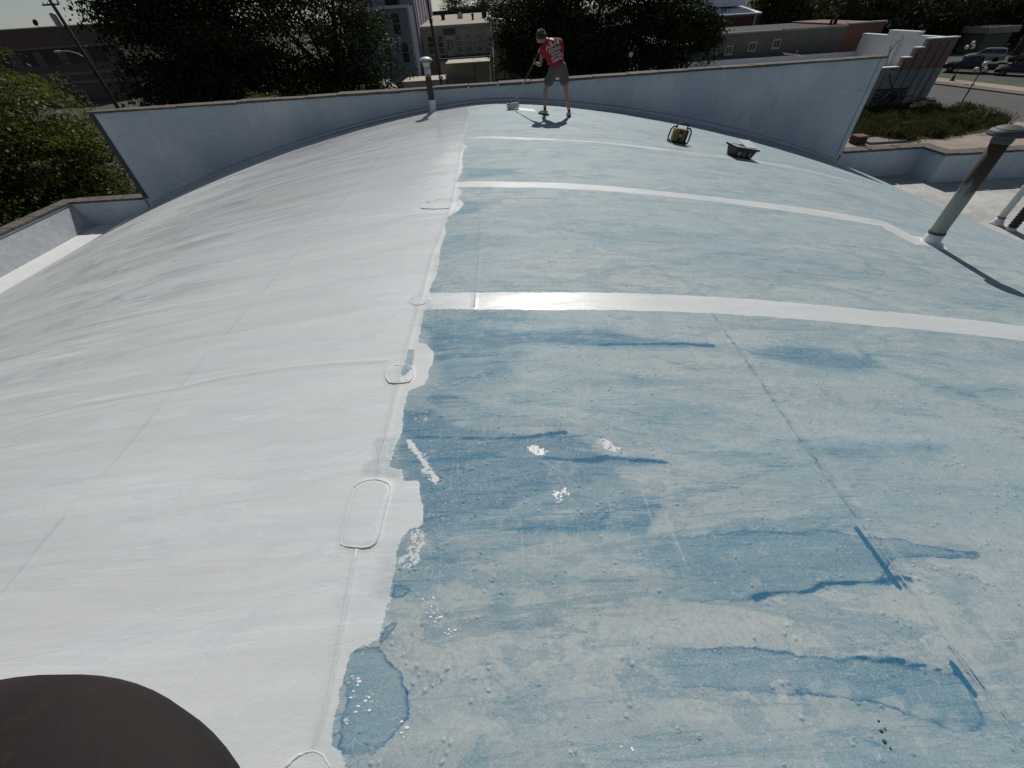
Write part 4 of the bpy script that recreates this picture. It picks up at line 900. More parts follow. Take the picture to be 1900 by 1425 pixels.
def tree(name, label, x, y, mat, blobs, n, size, seed, trunk_r=.25, group='trees around the building', limbs=6, **kw):
    t = thing(name, label, 'tree', (x, y, 0), 0, group)
    rr = random.Random(seed); bl = [(bx-x, by-y, bz, a, b_, c_) for bx, by, bz, a, b_, c_ in blobs]
    cz = sum(b_[2] for b_ in bl)/len(bl)
    tk = MB(); top = (rr.uniform(-.3, .3), rr.uniform(-.3, .3), cz*.75)
    tk.tube([(0, 0, -.1), (.05, 0, cz*.25), (top[0]*.6, top[1]*.6, cz*.5), top], [trunk_r*1.35, trunk_r, trunk_r*.8, trunk_r*.45], 10)
    for i in range(limbs):
        b_ = bl[i % len(bl)]; z0 = cz*rr.uniform(.3, .65)
        e = (b_[0]+rr.uniform(-.6, .6)*b_[3], b_[1]+rr.uniform(-.6, .6)*b_[4], b_[2]+rr.uniform(-.1, .7)*b_[5])
        md = (e[0]*.4+rr.uniform(-.3, .3), e[1]*.4+rr.uniform(-.3, .3), z0*.45+e[2]*.55)
        q = (md[0]*.4+e[0]*.6, md[1]*.4+e[1]*.6, md[2]*.35+e[2]*.65)
        tk.tube([(top[0]*.4, top[1]*.4, z0), md, q, e], [trunk_r*.5, trunk_r*.36, trunk_r*.22, trunk_r*.07], 7)
    tk.build('trunk', BARK, t, smooth=True)
    leaves('crown', mat, bl, n, size, seed, t, satellites=4, **kw)
    return t
LF1 = leafmat('leaf_bright', (.030, .047, .008), (.095, .108, .018), .4)
LF2 = leafmat('leaf_dark', (.010, .017, .005), (.028, .038, .011), .14)
LF3 = leafmat('leaf_mid', (.016, .025, .008), (.043, .053, .017), .2)
LF4 = leafmat('leaf_far', (.032, .044, .02), (.07, .085, .035), .25)
LF5 = leafmat('weed_leaf', (.024, .028, .010), (.075, .074, .028), .28)
tree('maple_tree', 'sunlit yellow green tree pressed against the left end of the gable wall', -22.2, 19.5, LF1,
     [(-23.2, 20, 5.6, 4.2, 4.6, 3.4), (-22.0, 17.0, 3.6, 3.6, 3.6, 2.6), (-23.6, 19, 7.0, 3.4, 3.6, 2.0), (-21.6, 22.0, 4.6, 2.9, 3.0, 2.6), (-20.4, 14.5, 2.7, 3.0, 3.0, 2.0), (-20.2, 20.5, 3.2, 2.0, 2.4, 1.6), (-21.0, 20, 7.3, 2.9, 3.2, 2.2), (-21.0, 19.5, 4.9, 3.1, 3.5, 2.6)], 120000, .078, 1, .28, limbs=9, clump=.36, droop=.35)
tree('oak_tree', 'huge near black tree just right of the left utility pole, behind the gable wall', -23.5, 40, LF2,
     [(-23, 40, 8.2, 4.9, 4.5, 4.8), (-19.8, 39, 5.5, 3.8, 3.6, 4.0), (-24.3, 41, 11.0, 4.2, 4, 3.2), (-21.5, 40, 12.2, 4.6, 4, 3), (-24.6, 39, 5.0, 3.3, 3.4, 3.4), (-19.2, 39, 9.3, 3.4, 3.4, 2.8)], 95000, .135, 2, .42, limbs=12, clump=.75, droop=.12)
tree('elm_tree', 'loose dark tree with sky gaps just left of the blue grey building', -14.6, 46, LF3,
     [(-14.5, 46, 8.6, 5.2, 4, 4.4), (-11.3, 45, 7.0, 3.0, 3, 2.8), (-17.5, 46, 7.5, 3.6, 3, 3.8), (-14.6, 45, 11.8, 4.8, 4, 2.4), (-14.2, 45, 4.8, 4.6, 3, 2.0)], 44000, .125, 3, .34, limbs=12, clump=.7, droop=.15)
tree('broad_tree', 'very dark broad tree standing behind the worker', 9.6, 52, LF2,
     [(9.5, 52, 8.8, 7.8, 5, 4.6), (4.5, 52, 7.6, 4.0, 4, 3.4), (14.3, 52, 7.4, 4.6, 4, 3.6), (9.5, 51, 5.6, 6.0, 4, 2.4), (2.8, 51, 6.0, 2.4, 2.5, 1.8), (17.0, 51, 8.6, 3.2, 3, 2.2), (9, 52, 12, 6, 4, 2.6)], 95000, .135, 4, .45, limbs=14, clump=.7, droop=.1)
tree('hanging_tree', 'dark ragged tree drooping over the left end of the grey brick building', 18.6, 50, LF2,
     [(18.4, 50, 7.4, 2.6, 2.4, 2.2), (20.3, 50, 7.0, 1.8, 1.8, 1.5), (16.4, 49, 5.2, 2.0, 2.0, 1.4), (21.2, 50.5, 5.2, 1.0, 1.0, 1.2)], 16000, .13, 5, .2, limbs=7, clump=.45, droop=.2)
rr = random.Random(12)
tl = ['rounded tree top far beyond the flat tan roof, left of its middle', 'rounded tree top far beyond the right end of the tan roof', 'far tree filling the gap right of the white shed roof']
for i, (x, y, z, a) in enumerate(((-9.5, 150, 9.0, 4.2), (1.5, 138, 9.6, 7.0), (11, 130, 9.0, 7.5))):
    tree('far_tree', tl[i], x, y, LF4, [(x, y, z-1, a, a*.8, 4.6), (x+a*.5, y, z-2.0, a*.7, a*.6, 3.4)], 12000, .24, 20+i, .3, group='far trees over the tan roof', clump=1.0, limbs=3)
bk = [(50.5, 92, 8.0, 5.5, 'tall backdrop tree right of the white walled red building'), (58, 100, 7.0, 6.5, 'backdrop tree over the middle of the grey brick building'), (66.5, 96, 6.8, 6.5, 'backdrop tree above the red brick end of the grey building'), (75.5, 94, 6.0, 6.2, 'backdrop tree above the stepped white parapet'), (84, 92, 5.6, 6.0, 'backdrop tree behind the three globe street lamp'),
      (93, 92, 6.2, 6.8, 'backdrop tree behind the parked cars at right'), (101, 88, 7.0, 7.0, 'backdrop tree in the top right corner'), (72, 112, 8.5, 8.0, 'taller tree rising behind the backdrop row'), (90, 110, 9.0, 8.0, 'tallest dark tree of the back row at far right')]
for i, (x, y, z, a, lab) in enumerate(bk):
    tree('backdrop_tree', lab, x, y, LF4 if i % 3 else LF3, [(x, y, z-1.0, a, a*.7, 4.8), (x+a*.4, y-1, z-3.2, a*.75, a*.6, 3.2), (x-a*.4, y+1, z+1.2, a*.7, a*.6, 3.2), (x, y-2, 2.4, a*.8, a*.4, 2.0)], 17000, .23, 40+i, .35, group='backdrop trees beyond the car park', clump=1.05, limbs=4)
tree('leaning_tree', 'dark tree with a thick leaning trunk behind the parked cars', 78.5, 74.5, LF3, [(79.5, 74, 8.6, 4.5, 4, 3.2), (76.5, 75, 8.8, 3, 3, 2.2)], 14000, .2, 61, .42, group=None, clump=.8, limbs=5)
tree('small_shrub_tree', 'yellowish sunlit shrub poking above the gable wall left of its middle', -11.6, 25, LF1, [(-11.6, 25, 5.9, 1.3, 1.2, 1.1), (-12.4, 25, 5.3, 1.0, 1.0, 1.0)], 8000, .06, 62, .1, group=None, clump=.22, limbs=4)
# weeds of the bed: one countless mass, with a few separate bushes
wb = []
rr = random.Random(5)
def inside(x, y, P):
    c = False
    for (ax, ay), (bx, by) in zip(P, P[1:]+P[:1]):
        if (ay > y) != (by > y) and x < (bx-ax)*(y-ay)/(by-ay)+ax: c = not c
    return c
while len(wb) < 170:
    x, y = rr.uniform(30, 44.4), rr.uniform(35.6, 45.5)
    if inside(x, y, bed): wb.append((x, y, .35, .55, .55, rr.uniform(.3, .6)))
w = leaves('weeds', LF5, wb, 60000, .20, 9, clump=.3, blade=True); w['kind'] = 'stuff'
bush_l = ['green bush at the right tip of the weedy bed', 'tall pale weed bush in the middle of the bed by the stepped building', 'round bush at the foot of the street lamp', 'bush by the corner of the graffiti wall']
for (x, y, h, a), lab in zip(((42.6, 39.6, .9, 1.3), (38.6, 42.0, 1.1, 1.0), (43.2, 42.6, .8, 1.0), (41.2, 44.8, .9, 1.0)), bush_l):
    t = thing('bush', lab, 'bush', (x, y, .1), 0, 'bushes in the weedy bed')
    leaves('foliage', LF5, [(0, 0, h*.5, a, a, h*.75)], 4500, .06, int(x*7), t, clump=.22)

# ------------------------------------------------------------------ buildings behind
GLASS = paint('window_glass', (.03, .035, .04), .3, .15, 1.5, .05, 0, .6); FRAME = paint('window_frame', (0.480, 0.480, 0.448), .12, .6)
def wbox(name, parent, mat, x0, x1, y0, y1, z0, z1, label=None): return MB().bb(x0, x1, y0, y1, z0, z1).build(name, mat, parent, label=label)
def window(parent, x, y, z0, z1, w, frame=FRAME, arch=False, bars=1, sill=True):
    n = 8
    def outline(m_): 
        hw = w/2+m_
        if not arch: return [(x-hw, z0-m_), (x+hw, z0-m_), (x+hw, z1+m_), (x-hw, z1+m_)]
        return [(x-hw, z0-m_), (x+hw, z0-m_)]+[(x+hw*math.cos(math.pi*k/n), z1-w/2+(hw)*math.sin(math.pi*k/n)) for k in range(n+1)]
    f = MB().prism(outline(.09), 'y', y-.05, y-.003).build('window', frame, parent)
    MB().prism(outline(0), 'y', y-.062, y-.045).build('pane', GLASS, f)
    for i in range(bars):
        zz = z0+(z1-z0)*(i+1)/(bars+1); MB().bb(x-w/2, x+w/2, y-.075, y-.063, zz-.035, zz+.035).build('glazing_bar', frame, f)
    if sill: MB().bb(x-w/2-.15, x+w/2+.15, y-.14, y-.064, z0-.16, z0-.095).build('sill', frame, f)
    return f
TANW = paint('tan_render', (0.385, 0.347, 0.269), .12, .9, .8, .3); ROOFG = paint('gravel_roof', (0.360, 0.324, 0.279), .12, .95, 3, .3); BLUEG = paint('blue_grey_render', (0.160, 0.191, 0.245), .15, .9, .8, .3)
PURP = paint('purple_cladding', (0.404, 0.319, 0.404), .18, .8, .6, .2); DRK = paint('dark_roofing', (.02, .021, .024), .3, .9)
# tan building with arched windows
tb = thing('tan_building', 'tan two storey building with a row of arched windows and flat roof', 'building', (-6, 75, 0))
ox, oy = 6, -75
wbox('wall', tb, TANW, -12.2+ox, -.5+ox, 0, 20, 0, 7.94)
MB().prism([(.1, 7.95), (20.0, 8.95), (20.0, 9.05), (.1, 8.06)], 'x', -12.1+ox, -.6+ox).build('roof', ROOFG, tb)
wbox('cornice', tb, TANW, -12.25+ox, -.45+ox, -.12, -.003, 7.72, 8.0)
wbox('back_parapet', tb, DRK, -12.2+ox, -.5+ox, 20.003, 20.4, 0, 9.55)
wbox('end_parapet', tb, FRAME, -.497+ox, -.2+ox, 0, 20.4, 0, 8.6)
for x in (-10.4, -9.0, -7.55, -4.95, -3.5, -2.05): window(tb, x+ox, 0, 5.05, 7.0, .72, arch=True, bars=2)
dr = wbox('door', tb, FRAME, -6.75+ox, -5.65+ox, -.06, -.003, 4.4, 6.9)
for dx in (-.25, .25): wbox('pane', dr, GLASS, -6.2+dx-.17+ox, -6.2+dx+.17+ox, -.075, -.062, 5.4, 6.5)
wbox('sign_board', tb, paint('sign_green', (0.072, 0.096, 0.093), .15, .7), -7.0+ox, -5.3+ox, -.12, -.003, 7.05, 7.68)
for i, (x, y, w_, h) in enumerate(((-10.3, 8, .4, .9), (-9.2, 6, .45, .6), (-7.6, 9, .5, .9), (-5.0, 10, .8, .8), (-2.9, 6, .3, 1.0), (-1.2, 9, .7, 1.5), (-10.9, 12, .8, 1.6))):
    rz_ = 8.0+.05*y; v_ = MB().bb(x+ox-w_/2, x+ox+w_/2, y-w_/2, y+w_/2, rz_, rz_+h*.55); v_.bb(x+ox-w_/2-.08, x+ox+w_/2+.08, y-w_/2-.08, y+w_/2+.08, rz_+h*.55, rz_+h*.7); v_.tube([(x+ox, y, rz_+h*.65), (x+ox, y, rz_+h)], w_*.2, 8)
    v_.build('roof_vent', DRK if i != 3 else FRAME, tb)
lt = wbox('lean_to', tb, TANW, -7.6+ox, -.6+ox, -4, -.004, 0, 4.55); wbox('lean_to_roof', tb, DRK, -7.7+ox, -.5+ox, -4.2, -.128, 4.552, 4.72)
# white shed roof and grey roof beyond its right end
t = thing('white_roof_shed', 'low building with a bright white roof right of the tan building', 'building', (1.4, 92, 0))
wbox('wall', t, TANW, -1.5, 5, -1, 8, 0, 7.4); MB().prism([(-1.4, 7.402), (5.2, 7.402), (5.2, 7.5), (-1.4, 8.25)], 'y', -1.2, 8).build('roof', WH, t); wbox('upper_wall', t, BLUEG, -1.4, 5.2, 8.01, 14, 0, 8.9)
# garage and low shed
t = thing('tan_garage', 'small tan flat roofed garage in front of the tan building', 'garage', (-3.2, 60, 0))
wbox('wall', t, paint('khaki_render', (0.256, 0.232, 0.152), .1, .9, .8, .3), -2.55, 2.55, 0, 4.5, 0, 4.9); wbox('roof', t, paint('pale_felt', (0.459, 0.425, 0.340), .1, .9), -2.62, 2.62, -.1, 4.6, 4.902, 5.0)
gd = wbox('garage_door', t, paint('garage_panel', (0.160, 0.168, 0.152), .1, .7), -1.8, .55, -.06, -.003, 1.2, 3.75)
for k in range(5): wbox('door_panel', gd, paint('garage_panel', (0.160, 0.168, 0.152)), -1.76, .51, -.085, -.062, 1.28+k*.49, 1.72+k*.49)
MB().tube([(.75, -.05, 0), (.75, -.05, 4.7)], .045, 8).build('downpipe', DRK, t)
t = thing('low_shed', 'low shed with a pale flat roof left of the tan garage', 'shed', (-8.3, 57, 0))
wbox('wall', t, TANW, -2.3, 2.4, 0, 4, 0, 3.75); wbox('roof', t, paint('pale_felt', (0.459, 0.425, 0.340)), -2.4, 2.5, -.15, 4.2, 3.752, 3.86)
for x in (-1.4, 0, 1.4): wbox('opening', t, DRK, x-.45, x+.45, -.02, -.003, 2.2, 3.3)
t = thing('small_gable_shed', 'small grey shed with pitched roof below the loose dark tree', 'shed', (-11.9, 50, 0))
MB().prism([(-1.6, 0), (1.6, 0), (1.6, 3.2), (0, 4.35), (-1.6, 3.2)], 'y', 0, 4).build('wall', BLUEG, t)
for s_ in (-1, 1): MB().prism([(0, 4.42), (s_*1.85, 3.09), (s_*1.85, 3.19), (0, 4.54)], 'y', -.2, 4.2).build('roof', ROOFG, t)
t = thing('brown_store', 'brown flat roofed store half hidden under the dark broad tree', 'building', (9, 68, 0))
wbox('wall', t, paint('brown_render', (0.098, 0.077, 0.059), .15, .9), -7, 8, 0, 8, 0, 5.0); wbox('roof', t, DRK, -7.1, 8.1, -.1, 8.1, 5.002, 5.15)
for x in (-5, -2.6, 3.0): window(t, x, 0, 3.0, 4.3, .9)
# blue grey building
bb = thing('blue_grey_building', 'blue grey building with arched windows and a taller purple clad side', 'building', (-14.5, 68, 0))
wbox('wall', bb, BLUEG, -4.5, 4.15, 0, 5, 0, 10.2); wbox('cornice', bb, FRAME, -4.6, 4.25, -.18, -.003, 10.0, 10.3); wbox('roof', bb, DRK, -4.4, 4.05, .1, 4.9, 10.202, 10.28)
wbox('upper_block', bb, PURP, -4.5, 4.3, 5.004, 26, 0, 14.5)
for k in range(7): wbox('cladding_batten', bb, DRK, 4.303, 4.36, 6.2+k*3.0, 6.32+k*3.0, 8.1, 14.4)
MB().tube([(4.0, -.06, 3), (4.0, -.06, 10)], .06, 8).build('downpipe', FRAME, bb)
for x, z in ((.4, 7.6), (2.4, 7.6), (.6, 4.6), (2.9, 4.8)): window(bb, x, 0, z, z+2.0, .85, arch=True, bars=1, frame=paint('blue_frame', (0.180, 0.207, 0.252)))
ac = wbox('roof_unit', bb, DRK, 1.2, 2.8, 1.2, 2.6, 10.28, 11.2)
# grey brick building
BG = brick('grey_brick', (.15, .148, .125), (.125, .12, .10), (.19, .185, .165))
BR = brick('red_brick', (.23, .09, .06), (.17, .07, .05), (.16, .13, .11))
gb = thing('grey_brick_building', 'long low grey brick building with four small windows', 'building', (34, 60, 0))
wbox('wall', gb, BG, -10, 7.0, 0, 12, 0, 5.98); wbox('red_end_wall', gb, BR, 7.003, 11.3, .05, 12, 0, 6.2)
wbox('roof', gb, DRK, -9.9, 6.9, .3, 11.9, 5.982, 6.05)
for a, b_, zz in ((-9.95, -.62, 6.0), (-.42, 6.98, 6.06)): wbox('roof_edge', gb, ROOFG, a, b_, -.08, .26, 5.983, zz+.12)
wbox('roof_edge', gb, FRAME, 7.0, 11.4, -.02, .4, 6.203, 6.32)
for x, z in ((-8.1, 4.1), (-6.3, 4.25), (-3.6, 4.45), (-.8, 4.55)): window(gb, x, 0, z, z+.62, .72, sill=True, bars=0); 
for x, z in ((-8.1, 4.1), (-6.3, 4.25), (-3.6, 4.45), (-.8, 4.55)): MB().bb(x-.02, x+.02, -.076, -.063, z, z+.62).build('glazing_bar', FRAME, gb)
MB().tube([(6.6, 2, 6.05), (6.6, 2, 6.9)], .2, 8).build('flue', DRK, gb)
MB().tube([(6.1, 2, 6.05), (6.1, 2, 6.6)], .15, 8).build('flue', DRK, gb)
t = thing('dark_store', 'dark low store with pale roof edge, left of the grey brick building', 'building', (21.5, 58, 0))
wbox('wall', t, paint('dark_teal_render', (0.036, 0.044, 0.047), .15, .9), -2.5, 2.3, 0, 8, 0, 5.3); wbox('roof', t, ROOFG, -2.6, 2.4, -.1, 8, 5.302, 5.42); wbox('vent', t, FRAME, .2, .5, -.1, -.003, 4.3, 4.9)
# red building with white roof
rb = thing('red_building', 'dark red building with a white roof and a rounded white wall on top', 'building', (35, 80, 0))
wbox('wall', rb, paint('maroon_siding', (.075, .025, .03), .15, .85), -6, 5.4, 0, 12, 0, 7.0); wbox('fascia', rb, paint('green_fascia', (.06, .08, .07)), -6.1, 5.5, -.15, -.003, 6.75, 7.1)
MB().prism([(-.2, 7.12), (10, 8.1), (10, 7.9), (-.2, 7.0)], 'x', -6.1, 5.5).build('roof', WH, rb)
MB().tube([(-5.4, -.3, 3), (-5.4, -.3, 7)], .07, 8).build('post', FRAME, rb); MB().tube([(4.6, -.3, 3), (4.6, -.3, 6.9)], .09, 8).build('post', FRAME, rb)
pb = [(-2.5, 7.9), (4.4, 7.9), (5.0, 8.1), (5.3, 8.6), (5.5, 12), (-2.5, 12)]
MB().prism(pb, 'y', 5, 11).build('rounded_wall', WH, rb)
# stepped white parapet building
sbld = thing('stepped_building', 'building with stepped parapet, white inside and bare brick outside, facing the street', 'building', (36, 46, 0))
PB = brick('pale_common_brick', (.22, .13, .105), (.15, .095, .08), (.23, .20, .18)); PL = NT('grubby_plaster')
_m = PL; _a = _m.noise((.7, .7, .4), 6, .65); _b = _m.noise((5, 5, 1.2), 5, .7); _c = _m.mix(_m.ramp(_a, .4, .65), (.17, .20, .20), (.29, .30, .29)); _c = _m.mix(_m.ramp(_b, .5, .8, 0, .5), _c, (.11, .14, .135)); PL = _m.done(_c, .9, _m.bump(_b, .3, .01))
WHG = paint('parapet_white', (0.624, 0.639, 0.653), .10, .7, 1.5, .3)
stp = [(-18, 0), (6.2, 0), (6.2, 5.56), (3.5, 5.56), (3.5, 4.97), (2.75, 4.97), (2.75, 4.30), (2.0, 4.30), (2.0, 3.62), (-18, 3.62)]
sw = MB().prism([(-18, 0), (6.2, 0), (6.2, 3.4), (-18, 3.4)], 'y', 0, .45).build('plaster_side_wall', PL, sbld)
MB().prism([(1.2, 3.404), (6.2, 3.404), (6.2, 5.56), (3.5, 5.56), (3.5, 4.97), (2.75, 4.97), (2.75, 4.30), (2.0, 4.30), (2.0, 3.62), (1.2, 3.62)], 'y', .02, .45).build('brick_side_wall', PB, sbld)
for a, b_, z in ((-18, 1.96, 3.62 if 0 else 3.62), (2.0, 2.72, 4.30), (2.75, 3.47, 4.97), (3.5, 6.25, 5.56)): wbox('white_coping', sbld, WH, a, b_, -.06, .6, z+.002, z+.07)
wbox('plaster_upper', sbld, PL, -18, 1.195, .02, .45, 3.403, 3.62)
# street front seen from behind, stepping up in the middle
fr = MB().prism([(.604, 0), (12, 0), (12, 5.38), (8.2, 5.38), (8.2, 5.78), (4.2, 5.78), (4.2, 5.5), (.604, 5.5)], 'x', 5.7, 6.2).build('street_front', WHG, sbld)
for a, b_, z in ((.61, 4.17, 5.5), (4.2, 8.2, 5.78), (8.23, 12, 5.38)): MB().bb(5.62, 6.28, a, b_, z+.002, z+.06).build('white_coping', WH, fr)
wbox('pilaster', sbld, WHG, 5.45, 5.697, 5.9, 6.3, 3.0, 5.3)
wbox('flat_roof', sbld, paint('roof_white_dull', (.45, .45, .44), .1, .8), -18, 5.69, .46, 11.9, 2.6, 2.95)
wbox('back_parapet', sbld, WHG, -18.2, 5.69, 11.95, 12.3, 0, 3.86)
MB().tube([(.2, .6, 3.0), (4.6, 5.0, 5.2)], .05, 8).build('brace', DRK, sbld)
MB().tube([(1.4, .7, 3.0), (3.3, 4.0, 4.9)], .05, 8).build('brace', DRK, sbld)
for x, z0, z1 in ((-.5, 1.0, 3.3), (.9, 2.0, 3.3), (2.2, 1.4, 4.0), (3.05, 1.0, 4.6), (3.9, .7, 5.2), (4.7, .7, 5.3), (5.4, 1.0, 5.4)):
    MB().tube([(x, -.03, z0), (x+.02, -.03, z1)], .022, 6).build('conduit', DRK, sbld)
for p, q in (((1.7, 2.6), (2.3, 2.0)), ((2.3, 1.6), (3.1, .8)), ((1.3, 3.2), (1.7, 2.6)), ((3.9, 1.3), (4.6, 1.35))): MB().tube([(p[0], -.05, p[1]), (q[0], -.05, q[1])], .035, 6).build('conduit', DRK, sbld)
m = NT('mural_paint'); a = m.noise((1.1, 1, 1.3), 3, .5, 2.2); b = m.noise((2.6, 1, 2.2), 4, .6, 1.0)
c = m.mix(m.ramp(a, .54, .60), (.018, .017, .022), (.12, .06, .05)); c = m.mix(m.ramp(m.math('ABSOLUTE', m.math('SUBTRACT', a, .5)), .022, .004, 0, .9), c, (.32, .28, .20)); c = m.mix(m.ramp(b, .62, .7, 0, .7), c, (.09, .10, .06))
MB().bb(.75, 3.85, -.03, -.004, .15, 1.95).build('mural', m.done(c, .85), sbld)
MB().bb(.68, 3.92, -.045, -.031, 1.95, 2.02).build('mural_edge', DRK, sbld)
# left brick building
LB = brick('dark_red_brick', (.15, .085, .07), (.11, .065, .055), (.15, .125, .11))
lb = thing('brick_block', 'old two storey dark brick block with pale string courses behind the utility pole', 'building', (-83, 100, 0))
wbox('wall', lb, LB, -16, 13, 0, 16, 0, 10.7); wbox('roof', lb, DRK, -15.9, 12.9, .1, 15.9, 10.702, 10.78)
BAND = paint('pale_stone_band', (0.173, 0.165, 0.150), .12, .9)
wbox('string_course', lb, BAND, -16.05, 13.05, -.12, -.003, 7.9, 8.15); wbox('string_course', lb, BAND, -16.05, 13.05, -.12, -.003, 3.9, 4.35); wbox('string_course', lb, BAND, -16.05, 13.05, -.12, -.003, 2.6, 3.0)
wbox('parapet_cap', lb, FRAME, -16.05, 13.05, -.1, .3, 10.79, 10.9); wbox('darker_frieze', lb, paint('dark_frieze', (.04, .028, .026)), -15.95, 12.95, -.05, -.004, 5.6, 7.85)
for x in (-12, -7.5, -3, 1.5, 6, 10.5): window(lb, x, -.05, 5.7, 7.4, 1.2, frame=BAND)
wbox('door_surround', lb, BAND, -1.4, 1.6, -.2, -.003, 1.2, 1.7); wbox('door_surround', lb, BAND, 1.25, 1.6, -.2, -.003, 0, 1.197); wbox('door', lb, DRK, -1.3, 1.2, -.1, -.003, 0, 1.19)
t = thing('satellite_dish', 'small dark satellite dish on the brick block roof', 'satellite dish', (-85, 103, 10.78))
MB().lathe((0, 0, .75), [(.0001, -.08), (.25, -.05), (.5, .06), (.48, .08), (.0001, -.05)], 18, Matrix.Rotation(1.2, 3, 'X')).build('dish', DRK, t, smooth=True); MB().tube([(0, .1, 0), (0, .1, .7)], .05, 8).build('mast', DRK, t)

# ------------------------------------------------------------------ poles, lamps, antenna, bits
WOOD = paint('pole_wood', (.05, .04, .034), .3, .95, 5, .5, stretch=(1, 1, .1))
up = thing('utility_pole', 'tall utility pole with crossarm, transformer and street light in front of the brick block', 'utility pole', (-40.1, 52, 0))
MB().tube([(0, 0, 0), (-.1, 0, 6), (-.3, 0, 13.5)], [.2, .17, .13], 12).build('pole', WOOD, up, smooth=True)
MB().box((-.35, -.1, 11.6), (1.4, .1, .12), .12).build('crossarm', WOOD, up)
for dx in (-.6, -.2, .25): MB().lathe((-.35+dx, -.1, 11.66), [(.03, 0), (.05, .06), (.03, .14), (.0001, .15)], 8).build('insulator', FRAME, up)
MB().lathe((-.68, -.15, 10.15), [(.0001, -.05), (.24, 0), (.26, .05), (.26, .8), (.2, .9), (.0001, .95)], 16).build('transformer', GRYL, up, smooth=True)
MB().tube([(-.15, 0, 7.7), (-.7, 0, 8.15), (-1.5, 0, 8.38), (-2.2, 0, 8.4)], .045, 8).build('light_arm', FRAME, up, smooth=True)
MB().sphere((-2.5, 0, 8.38), 1, 12, 8, (.42, .16, .10)).build('light_head', FRAME, up, smooth=True)
mp_ = thing('utility_pole', 'dark wooden utility pole in front of the tan building', 'utility pole', (-4.15, 38, 0))
MB().tube([(0, 0, 0), (-.02, 0, 5), (-.32, 0, 13)], [.11, .10, .08], 12).build('pole', WOOD, mp_, smooth=True)
MB().lathe((0, -.2, 5.75), [(.0001, 0), (.16, .0), (.18, .1), (.12, .2), (.0001, .22)], 10).build('meter_can', GRYL, mp_, smooth=True)
WIRE = paint('wire', (.10, .10, .105), .1, .6)
def wire(name, label, a, b_, sag, r=.011):
    t = thing(name, label, 'wire', a); d = Vector(b_)-Vector(a)
    MB().tube([d*(i/12)-Vector((0, 0, sag*4*(i/12)*(1-i/12))) for i in range(13)], r, 5).build('cable', WIRE, t)
wire('service_wire', 'upper service wire from the dark pole to the blue grey building', (-4.35, 38, 8.5), (-10.9, 67.9, 6.6), .5)
wire('service_wire', 'lower service wire from the dark pole to the blue grey building', (-4.35, 38, 8.2), (-10.6, 67.9, 5.9), .6)
wire('service_wire', 'service wire from the dark pole to the tan garage roof', (-4.3, 38, 8.3), (-1.2, 60, 4.9), .3)
wire('overhead_wire', 'overhead wire leaving the left utility pole toward the left edge', (-40.5, 51.9, 12.6), (-62, 56, 12.9), .3, .02)
IRON = paint('black_iron', (.018, .02, .02), .2, .5); 
m = NT('lamp_globe'); GLOBE = m.done((.62, .58, .46), .25)
def lamp(x, y, h, label, globes, group='globe street lamps'):
    t = thing('street_lamp', label, 'street lamp', (x, y, .1), 0, group)
    MB().lathe((0, 0, 0), [(.22, 0), (.22, .12), (.16, .18), (.14, .45), (.085, .55), (.06, .8), (.05, h*.45), (.065, h*.46), (.065, h*.5), (.048, h*.51), (.04, h-.55), (.06, h-.5), (.04, h-.42)], 12).build('post', IRON, t, smooth=True)
    for (dx, dy, dz) in globes:
        MB().tube([(0, 0, h-.6), (dx*.8, dy*.8, h-.62), (dx, dy, h+dz-.28)], .022, 6).build('arm', IRON, t)
        g_ = MB().sphere((dx, dy, h+dz), .20, 16, 10).build('globe', GLOBE, t, smooth=True)
        MB().lathe((dx, dy, h+dz-.24), [(.05, -.04), (.11, 0), (.11, .05), (.05, .06)], 10).build('fitter', IRON, g_)
    return t
lamp(43.9, 43.8, 3.55, 'nearer three globe street lamp at the edge of the weedy bed', ((0, 0, .08), (-.40, .1, -.30), (.36, .12, -.30)))
lamp(57.4, 60.3, 3.55, 'farther three globe street lamp in front of the dark pickup', ((0, 0, .08), (-.40, .1, -.30), (.36, .12, -.30)))
lamp(12.06, 45, 5.7, 'single globe street lamp just behind the coping right of the worker', ((0, 0, .1),))
t = thing('tv_antenna', 'spindly metal television antenna behind the right part of the coping', 'antenna', (25.2, 42, 0))
MB().tube([(0, 0, 0), (0, 0, 5.75)], .025, 6).build('mast', FRAME, t)
MB().tube([(-1.0, 0, 5.55), (.5, .1, 5.35)], .015, 6).build('boom', FRAME, t)
for i in range(7):
    k = i/6; MB().tube([(-1.0+1.5*k, .1*k-.28-.12*k, 5.55-.2*k-.05), (-1.0+1.5*k, .1*k+.28+.12*k, 5.55-.2*k+.05)], .010, 5).build('element', FRAME, t)
MB().tube([(-.55, 0, 4.9), (0, 0, 5.4)], .014, 5).build('strut', FRAME, t)
t = thing('brick_pier', 'low dark red brick pier beyond the right low parapet', 'pier', (29.0, 35.7, .1))
MB().bb(-.42, .42, -.4, .4, 0, .5).build('shaft', brick('dark_pier_brick', (.08, .03, .025), (.06, .025, .02), (.06, .05, .045)), t); MB().bb(-.46, .46, -.44, .44, .502, .58).build('cap', paint('pier_cap', (.13, .065, .055), .15, .8), t)
t = thing('concrete_slab', 'flat grey concrete slab beside the brick pier', 'slab', (31, 36.0, .1))
MB().prism([(-1.4, -.9), (1.6, -.9), (.9, .5), (-1.4, .6)], 'z', 0, .16).build('slab', PAVE, t)
t = thing('pipe_rail', 'thin black pipe rail standing in the weeds', 'rail', (34.5, 36.7, .13))
